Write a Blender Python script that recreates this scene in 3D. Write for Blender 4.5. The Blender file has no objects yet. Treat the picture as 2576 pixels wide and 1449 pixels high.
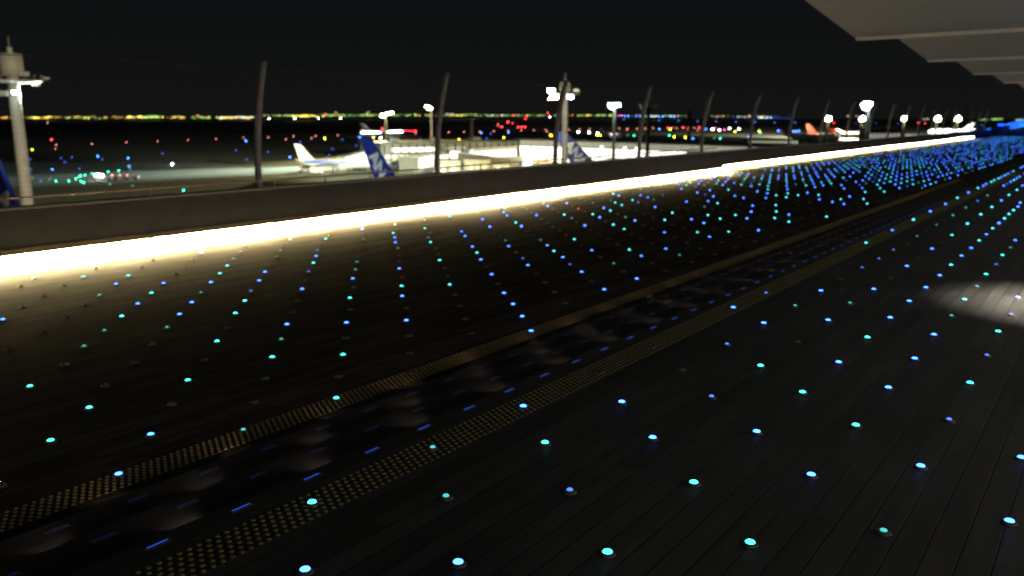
import bpy, bmesh, math, random
from mathutils import Vector, Matrix
random.seed(11)
scene = bpy.context.scene
C = scene.collection

# ------------------------------------------------------------------ camera
EYE = Vector((0.0, 0.0, 2.25))
FPX, HOR, VPX = 2110.0, 297.0, 2850.0          # focal length, horizon row and deck vanishing column of a 2576 x 1449 view
RH = math.hypot(FPX, 724.5 - HOR)
PHI = math.atan((VPX - 1288) / RH)              # heading, left of the deck axis (+Y)
TH = math.atan((724.5 - HOR) / FPX)             # pitch down
cam = bpy.data.cameras.new('camera')
cam_o = bpy.data.objects.new('camera', cam); C.objects.link(cam_o)
cam.sensor_width = 36.0; cam.lens = 36.0 * FPX / 2576
cam.clip_start = 0.05; cam.clip_end = 40000
cam.dof.use_dof = True; cam.dof.focus_distance = 4.6; cam.dof.aperture_fstop = 1.7; cam.dof.aperture_blades = 0
cam_o.location = EYE
cam_o.rotation_euler = (math.pi / 2 - TH, 0, PHI)
scene.camera = cam_o

# ------------------------------------------------------------------ night sky, exposure
w = bpy.data.worlds.new("World"); scene.world = w; w.use_nodes = True
wn = w.node_tree.nodes; wl = w.node_tree.links
bg = wn['Background']
tc = wn.new('ShaderNodeTexCoord'); sep = wn.new('ShaderNodeSeparateXYZ'); rmp = wn.new('ShaderNodeValToRGB')
wl.new(tc.outputs['Generated'], sep.inputs[0]); wl.new(sep.outputs['Z'], rmp.inputs[0])
rmp.color_ramp.elements[0].position = 0.0; rmp.color_ramp.elements[0].color = (0.0064, 0.0066, 0.0062, 1)
rmp.color_ramp.elements[1].position = 0.22; rmp.color_ramp.elements[1].color = (0.0026, 0.0036, 0.0048, 1)
wl.new(rmp.outputs[0], bg.inputs['Color']); bg.inputs['Strength'].default_value = 1.0
scene.view_settings.view_transform = 'Standard'; scene.view_settings.look = 'None'
scene.view_settings.exposure = 0.0; scene.view_settings.gamma = 1.0
scene.cycles.use_denoising = True
scene.cycles.max_bounces = 5
scene.cycles.sample_clamp_indirect = 3.0
scene.cycles.caustics_reflective = False; scene.cycles.caustics_refractive = False

# ------------------------------------------------------------------ helpers
AX_F = Vector((-math.sin(PHI), math.cos(PHI), 0)); AX_R = Vector((math.cos(PHI), math.sin(PHI), 0))
CF = AX_F * math.cos(TH) + Vector((0, 0, -math.sin(TH))); CU = AX_F * math.sin(TH) + Vector((0, 0, math.cos(TH)))
def ray(x, y): return AX_R * (x - 1288) + CU * (724.5 - y) + CF * FPX
def on_z(x, y, z):
    d = ray(x, y); return EYE + d * ((z - EYE.z) / d.z)
def at(x, y, D):
    d = ray(x, y); return EYE + d * (D / d.dot(AX_F))
APRON = -22.75

def nodes(name):
    m = bpy.data.materials.new(name); m.use_nodes = True
    return m, m.node_tree.nodes, m.node_tree.links, m.node_tree.nodes['Principled BSDF']
def mat(name, col, rough=0.6, metal=0.0, var=0.25, scale=3.0, bump=0.0, stretch=None, spec=0.5):
    m, n, l, p = nodes(name)
    p.inputs['Roughness'].default_value = rough; p.inputs['Metallic'].default_value = metal
    p.inputs['Specular IOR Level'].default_value = spec
    t = n.new('ShaderNodeTexCoord'); mp = n.new('ShaderNodeMapping'); nz = n.new('ShaderNodeTexNoise')
    if stretch: mp.inputs['Scale'].default_value = stretch
    l.new(t.outputs['Object'], mp.inputs[0]); l.new(mp.outputs[0], nz.inputs['Vector'])
    nz.inputs['Scale'].default_value = scale; nz.inputs['Detail'].default_value = 6
    r = n.new('ShaderNodeValToRGB'); r.color_ramp.elements[0].position = 0.3; r.color_ramp.elements[1].position = 0.7
    r.color_ramp.elements[0].color = tuple(c * (1 - var) for c in col) + (1,)
    r.color_ramp.elements[1].color = tuple(min(1, c * (1 + var)) for c in col) + (1,)
    l.new(nz.outputs['Fac'], r.inputs[0]); l.new(r.outputs[0], p.inputs['Base Color'])
    if bump:
        b = n.new('ShaderNodeBump'); b.inputs['Strength'].default_value = bump; b.inputs['Distance'].default_value = 0.02
        l.new(nz.outputs['Fac'], b.inputs['Height']); l.new(b.outputs[0], p.inputs['Normal'])
    return m
def glow(name, col, s, base=(0.3, 0.3, 0.3)):
    m, n, l, p = nodes(name)
    p.inputs['Base Color'].default_value = base + (1,); p.inputs['Roughness'].default_value = 0.4
    p.inputs['Emission Color'].default_value = col + (1,); p.inputs['Emission Strength'].default_value = s
    return m

def deck_mat(name, col, streak, spec, rough=0.62):
    """dark composite boards running along Y: seams, board to board tone, grain streaks"""
    m, n, l, p = nodes(name)
    t = n.new('ShaderNodeTexCoord'); mp = n.new('ShaderNodeMapping')
    mp.inputs['Rotation'].default_value = (0, 0, math.pi / 2)
    l.new(t.outputs['Object'], mp.inputs[0])
    br = n.new('ShaderNodeTexBrick'); l.new(mp.outputs[0], br.inputs['Vector'])
    br.inputs['Scale'].default_value = 1.0; br.inputs['Brick Width'].default_value = 3.1; br.inputs['Row Height'].default_value = 0.156
    br.inputs['Mortar Size'].default_value = 0.006; br.inputs['Mortar Smooth'].default_value = 0.3
    br.inputs['Color1'].default_value = tuple(c * 0.78 for c in col) + (1,)
    br.inputs['Color2'].default_value = tuple(c * 1.22 for c in col) + (1,)
    br.inputs['Mortar'].default_value = (0.003, 0.003, 0.003, 1)
    mp2 = n.new('ShaderNodeMapping'); mp2.inputs['Scale'].default_value = (9, 0.9, 1)
    l.new(t.outputs['Object'], mp2.inputs[0])
    nz = n.new('ShaderNodeTexNoise'); nz.inputs['Scale'].default_value = 1.2; nz.inputs['Detail'].default_value = 8; nz.inputs['Distortion'].default_value = 0.4
    l.new(mp2.outputs[0], nz.inputs['Vector'])
    nz2 = n.new('ShaderNodeTexNoise'); nz2.inputs['Scale'].default_value = 0.7; nz2.inputs['Detail'].default_value = 5
    l.new(t.outputs['Object'], nz2.inputs['Vector'])
    mr = n.new('ShaderNodeMapRange'); mr.inputs[1].default_value = 0.3; mr.inputs[2].default_value = 0.7
    mr.inputs[3].default_value = 1 - streak; mr.inputs[4].default_value = 1 + streak
    l.new(nz.outputs['Fac'], mr.inputs[0])
    mr2 = n.new('ShaderNodeMapRange'); mr2.inputs[1].default_value = 0.3; mr2.inputs[2].default_value = 0.7
    mr2.inputs[3].default_value = 0.7; mr2.inputs[4].default_value = 1.25
    l.new(nz2.outputs['Fac'], mr2.inputs[0])
    mu = n.new('ShaderNodeMath'); mu.operation = 'MULTIPLY'; l.new(mr.outputs[0], mu.inputs[0]); l.new(mr2.outputs[0], mu.inputs[1])
    vm = n.new('ShaderNodeVectorMath'); vm.operation = 'SCALE'
    l.new(br.outputs['Color'], vm.inputs[0]); l.new(mu.outputs[0], vm.inputs['Scale'])
    l.new(vm.outputs[0], p.inputs['Base Color'])
    p.inputs['Roughness'].default_value = rough; p.inputs['Specular IOR Level'].default_value = spec
    ad = n.new('ShaderNodeMath'); ad.operation = 'MULTIPLY_ADD'; ad.inputs[1].default_value = -1.0
    l.new(br.outputs['Fac'], ad.inputs[0]); l.new(nz.outputs['Fac'], ad.inputs[2])
    b = n.new('ShaderNodeBump'); b.inputs['Strength'].default_value = 0.7; b.inputs['Distance'].default_value = 0.006
    l.new(ad.outputs[0], b.inputs['Height']); l.new(b.outputs[0], p.inputs['Normal'])
    return m

def add_box(bm, x0, x1, y0, y1, z0, z1, M=None, mi=0):
    vs = [bm.verts.new((x, y, z)) for x in (x0, x1) for y in (y0, y1) for z in (z0, z1)]
    if M: 
        for v in vs: v.co = M @ v.co
    for f in ((0, 1, 3, 2), (4, 6, 7, 5), (0, 4, 5, 1), (2, 3, 7, 6), (0, 2, 6, 4), (1, 5, 7, 3)):
        bm.faces.new([vs[i] for i in f]).material_index = mi
def add_cyl(bm, a, b, r0, r1=None, seg=12, caps=True, mi=0):
    a = Vector(a); b = Vector(b); r1 = r0 if r1 is None else r1
    d = (b - a).normalized(); u = d.orthogonal().normalized(); v = d.cross(u)
    A = [bm.verts.new(a + (u * math.cos(t) + v * math.sin(t)) * r0) for t in [2 * math.pi * i / seg for i in range(seg)]]
    B = [bm.verts.new(b + (u * math.cos(t) + v * math.sin(t)) * r1) for t in [2 * math.pi * i / seg for i in range(seg)]]
    for i in range(seg):
        f = bm.faces.new((A[i], A[(i + 1) % seg], B[(i + 1) % seg], B[i])); f.smooth = True; f.material_index = mi
    if caps:
        bm.faces.new(A[::-1]).material_index = mi; bm.faces.new(B).material_index = mi
def add_tube(bm, pts, r, seg=8, mi=0):
    rings = []
    for i, p in enumerate(pts):
        d = (pts[min(i + 1, len(pts) - 1)] - pts[max(i - 1, 0)]).normalized()
        u = d.cross(Vector((0, 1, 0.01))).normalized(); v = d.cross(u)
        rr = r[i] if isinstance(r, (list, tuple)) else r
        rings.append([bm.verts.new(p + (u * math.cos(t) + v * math.sin(t)) * rr) for t in [2 * math.pi * k / seg for k in range(seg)]])
    for A, B in zip(rings, rings[1:]):
        for i in range(seg):
            f = bm.faces.new((A[i], A[(i + 1) % seg], B[(i + 1) % seg], B[i])); f.smooth = True; f.material_index = mi
    bm.faces.new(rings[0][::-1]); bm.faces.new(rings[-1])
def add_dome(bm, c, r, h, seg=10, rings=3, mi=0):
    """squashed hemisphere standing on c"""
    c = Vector(c); prev = None
    for k in range(rings):
        a = (math.pi / 2) * k / rings
        R = [bm.verts.new(c + Vector((math.cos(t) * r * math.cos(a), math.sin(t) * r * math.cos(a), h * math.sin(a)))) for t in [2 * math.pi * i / seg for i in range(seg)]]
        if prev:
            for i in range(seg):
                f = bm.faces.new((prev[i], prev[(i + 1) % seg], R[(i + 1) % seg], R[i])); f.smooth = True; f.material_index = mi
        prev = R
    t = bm.verts.new(c + Vector((0, 0, h)))
    for i in range(seg):
        f = bm.faces.new((prev[i], prev[(i + 1) % seg], t)); f.smooth = True; f.material_index = mi
def add_ball(bm, c, r, seg=10, mi=0):
    g = bmesh.ops.create_uvsphere(bm, u_segments=seg, v_segments=max(4, seg // 2), radius=r, matrix=Matrix.Translation(c))
    for v in g['verts']:
        for f in v.link_faces: f.material_index = mi; f.smooth = True
def obj(name, bm, m, parent=None, fix=True):
    me = bpy.data.meshes.new(name)
    if fix: bmesh.ops.recalc_face_normals(bm, faces=bm.faces)
    bm.to_mesh(me); bm.free()
    for x in (m if isinstance(m, (list, tuple)) else [m]): me.materials.append(x)
    o = bpy.data.objects.new(name, me); C.objects.link(o)
    if parent: o.parent = parent
    return o
def tag(o, label, cat, group=None):
    o['label'] = label; o['category'] = cat
    if group: o['group'] = group
    return o
def thing(name, label, cat, loc=(0, 0, 0), rz=0.0, group=None):
    o = bpy.data.objects.new(name, None); C.objects.link(o); o.location = loc; o.rotation_euler = (0, 0, rz)
    o.empty_display_size = 0.1
    return tag(o, label, cat, group)
def struct(name, bm, m):
    o = obj(name, bm, m); o['kind'] = 'structure'; return o
def dup(root, loc, rz=None, label=None, cat=None, group=None, scale=None):
    def cp(o, parent):
        c = o.copy(); C.objects.link(c)
        if parent: c.parent = parent
        for ch in o.children: cp(ch, c)
        return c
    r = cp(root, None); r.location = loc
    if rz is not None: r.rotation_euler = (0, 0, rz)
    if scale: r.scale = (scale,) * 3
    if label: r['label'] = label
    if cat: r['category'] = cat
    if group: r['group'] = group
    return r
def lamp(name, kind, loc, energy, col, parent=None, size=0.3, target=None, spot=None, blend=0.5, spread=None):
    L = bpy.data.lights.new(name, kind); L.energy = energy; L.color = col
    if kind == 'AREA': L.size = size; 
    else: L.shadow_soft_size = size
    if kind == 'SPOT': L.spot_size = spot; L.spot_blend = blend
    o = bpy.data.objects.new(name, L); C.objects.link(o)
    if parent: o.parent = parent
    o.location = loc
    if target is not None:
        o.rotation_euler = (Vector(target) - Vector(loc)).to_track_quat('-Z', 'Y').to_euler()
    return o
LIGHTS_NEAR="""-2.54,3.03,nb -3.12,2.52,nb -1.97,3.57,nc -1.4,4.11,nc -3.09,3.58,nC -0.85,4.67,nC -3.68,3.05,nc -2.53,4.09,nB -1.96,4.64,nc -0.3,5.21,nb -1.4,5.19,nb -3.66,4.11,nC -3.08,4.64,nc -2.51,5.17,nb -0.86,5.75,nb -1.95,5.72,nb -0.34,6.3,nb -3.64,5.17,nb -1.4,6.28,nc -3.06,5.72,nb -5.8,3.01,fb -2.53,6.27,nB -6.32,2.41,fo -0.86,6.82,nB -1.96,6.82,nc -5.81,4.12,fC -3.61,6.33,no -6.35,3.6,fb -1.41,7.37,nb -3.07,6.85,no -6.89,3.04,fc -5.79,5.15,fc -2.51,7.36,nc -6.35,4.64,fo -0.87,7.92,nc -6.91,4.15,fo -1.96,7.9,nb -3.62,7.4,no -7.42,3.64,fc -5.76,6.19,fo -3.05,7.9,nB -6.31,5.66,fo -1.41,8.45,nb -6.87,5.17,fo -7.42,4.65,fc -2.53,8.45,no -7.95,4.08,fo -0.87,8.98,nB -3.63,8.47,no -1.97,9.01,nc -6.31,6.74,fo -8.51,3.62,fc -6.85,6.22,fc -5.76,7.27,fo -7.41,5.69,fc -3.06,8.99,nb -7.96,5.21,fo -1.43,9.54,nb -8.48,4.7,fo -2.52,9.55,nb -9.02,4.21,fo -6.85,7.3,fo -7.4,6.77,fo -6.31,7.83,fo -7.95,6.25,fC -5.75,8.33,fb -0.9,10.09,nc -3.63,9.54,nb -8.49,5.74,fc -1.98,10.09,nb -9.01,5.22,fo -3.06,10.08,nC -9.55,4.7,fC -1.43,10.61,nC -7.39,7.83,fb -7.93,7.28,fb -6.85,8.38,fo -8.48,6.77,fb -6.29,8.9,fb -2.56,10.63,nC -10.14,4.13,fo -9,6.25,fo -5.76,9.44,fo -0.88,11.09,nB -9.59,5.78,fC -3.61,10.62,nB -1.99,11.17,nb -10.08,5.23,fC -7.94,8.41,fo -8.49,7.88,fo -3.07,11.18,nb -9,7.3,fo -7.4,8.94,fo -6.83,9.44,fb -10.64,4.76,fo -9.55,6.77,fc -1.45,11.69,nc -6.3,9.99,fo -10.11,6.29,fb -2.53,11.7,nb -5.75,10.52,fo -10.63,5.77,fc -3.65,11.7,no -0.92,12.23,nb -9.02,8.37,fc -8.49,8.92,fb -9.52,7.82,fo -7.94,9.49,fo -11.19,5.32,fo -1.99,12.23,nb -7.39,9.98,fb -10.11,7.34,fc -6.85,10.55,fo -3.11,12.22,no -10.64,6.83,fb -11.72,4.75,fb -6.3,11.11,fb -1.45,12.73,nC -11.18,6.32,fb -5.75,11.6,fo -2.56,12.74,no -9.02,9.47,fc -8.48,10,fc -10.1,8.39,fb -9.58,8.99,fo -11.77,5.87,fo -10.63,7.84,fB -7.94,10.57,fo -0.92,13.24,no -3.66,12.77,no -7.39,11.1,fo -11.15,7.32,fC -12.32,5.27,fo -2,13.31,nb -6.84,11.63,fo -11.72,6.86,fc -3.08,13.34,nB -6.31,12.2,fb -12.21,6.32,fC -10.11,9.46,fb -1.47,13.81,nc -9.58,10.07,fo -10.65,8.95,fo -9.03,10.6,fo -8.48,11.1,fb -11.21,8.44,fb -7.93,11.66,fo -2.55,13.87,nb -12.86,5.82,fo -11.73,7.9,fb -7.37,12.2,fb -3.67,13.84,no -12.27,7.4,fb -0.93,14.32,no -13.41,5.29,fo -6.84,12.71,fo -2.02,14.39,nc -12.83,6.92,fb -6.29,13.24,fo -10.14,10.6,fb -11.21,9.47,fB -3.07,14.37,nB -9.57,11.16,fo -10.7,10.09,fC -9.03,11.68,fo -11.78,9,fb -13.41,6.38,fo -8.5,12.2,fb -12.29,8.46,fc -1.46,14.87,nB -7.94,12.73,fB -2.58,14.89,no -13.9,5.95,fo -12.87,8,fo -7.35,13.29,fC -13.35,7.43,fc -3.67,14.92,no -6.84,13.8,fo -10.67,11.18,fo -10.14,11.68,fc -11.26,10.66,fC -9.57,12.2,fb -13.87,6.94,fc -12.27,9.53,fo -11.82,10.11,fc -2.03,15.47,nb -9.02,12.78,fB -6.29,14.33,fo -12.84,9,fc -14.41,6.4,fC -8.47,13.32,fb -3.09,15.5,nB -13.4,8.54,fo -7.93,13.82,fo -1.49,15.95,nc -7.33,14.33,fb -13.98,8.04,fo -2.57,16.02,nb -11.21,11.74,fo -11.76,11.21,fo -10.66,12.27,fo -14.5,7.49,fo -10.13,12.79,fc -12.83,10.09,fo -12.37,10.65,fb -6.78,14.86,fC -9.57,13.32,fo -13.4,9.54,fC -3.68,16.09,nc -9.02,13.85,fc -15.04,6.96,fo -2.03,16.51,nb -6.29,15.41,fo -13.98,9.08,fo -8.46,14.38,fb -3.08,16.48,no -14.49,8.57,fo -7.89,14.89,fc -12.3,11.77,fo -11.21,12.82,fo -1.48,16.98,nC -15.04,8.04,fo -7.34,15.42,fb -11.82,12.33,fC -12.94,11.18,fB -10.7,13.36,fb -10.13,13.84,fb -2.59,17.04,no -13.5,10.72,fC -13.97,10.12,fo -9.55,14.41,fb -6.83,15.96,fo -14.53,9.61,fb -9.02,14.93,fo -3.69,17.07,no -15.04,9.12,fo -8.47,15.46,fo -6.29,16.49,fo -2.05,17.62,nc -12.85,12.32,fo -11.82,13.33,fc -13.43,11.73,fo -7.92,15.99,fo -11.2,13.9,fo -12.41,12.87,fb -3.11,17.62,nC -13.98,11.19,fo -10.68,14.48,fC -14.55,10.67,fB -7.38,16.52,fo -10.12,15.01,fC -1.51,18.06,nb -15.04,10.21,fo -9.56,15.49,fc -2.59,18.16,nc -6.83,17.05,fo -9.02,16.02,fo -13.39,12.88,fo -8.47,16.55,fo -12.37,13.89,fB -3.69,18.24,nb -12.94,13.41,fb -6.28,17.58,fo -14.02,12.36,fc -11.82,14.5,fb -11.2,14.99,fo -14.55,11.82,fc -2.06,18.67,nb -15.03,11.29,fo -7.92,17.07,fo -10.66,15.52,fo -3.15,18.66,no -10.11,16.04,fo -7.33,17.6,fb -9.56,16.57,fo -1.51,19.16,no -9.01,17.1,fo -13.94,13.43,fo -12.84,14.49,fo -2.61,19.19,no -6.83,18.13,fo -13.49,13.93,fc -14.48,12.9,fo -15.03,12.37,fo -11.75,15.54,fo -12.37,15.05,fb -3.7,19.21,no -8.46,17.67,fb -11.2,16.07,fo -6.28,18.66,fo -10.65,16.6,fo -7.86,18.15,fc -10.11,17.13,fo -2.08,19.78,nc -3.13,19.76,nC -9.5,17.65,fc -7.31,18.67,fc -13.93,14.51,fo -13.45,14.98,fc -15.03,13.46,fo"""
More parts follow.
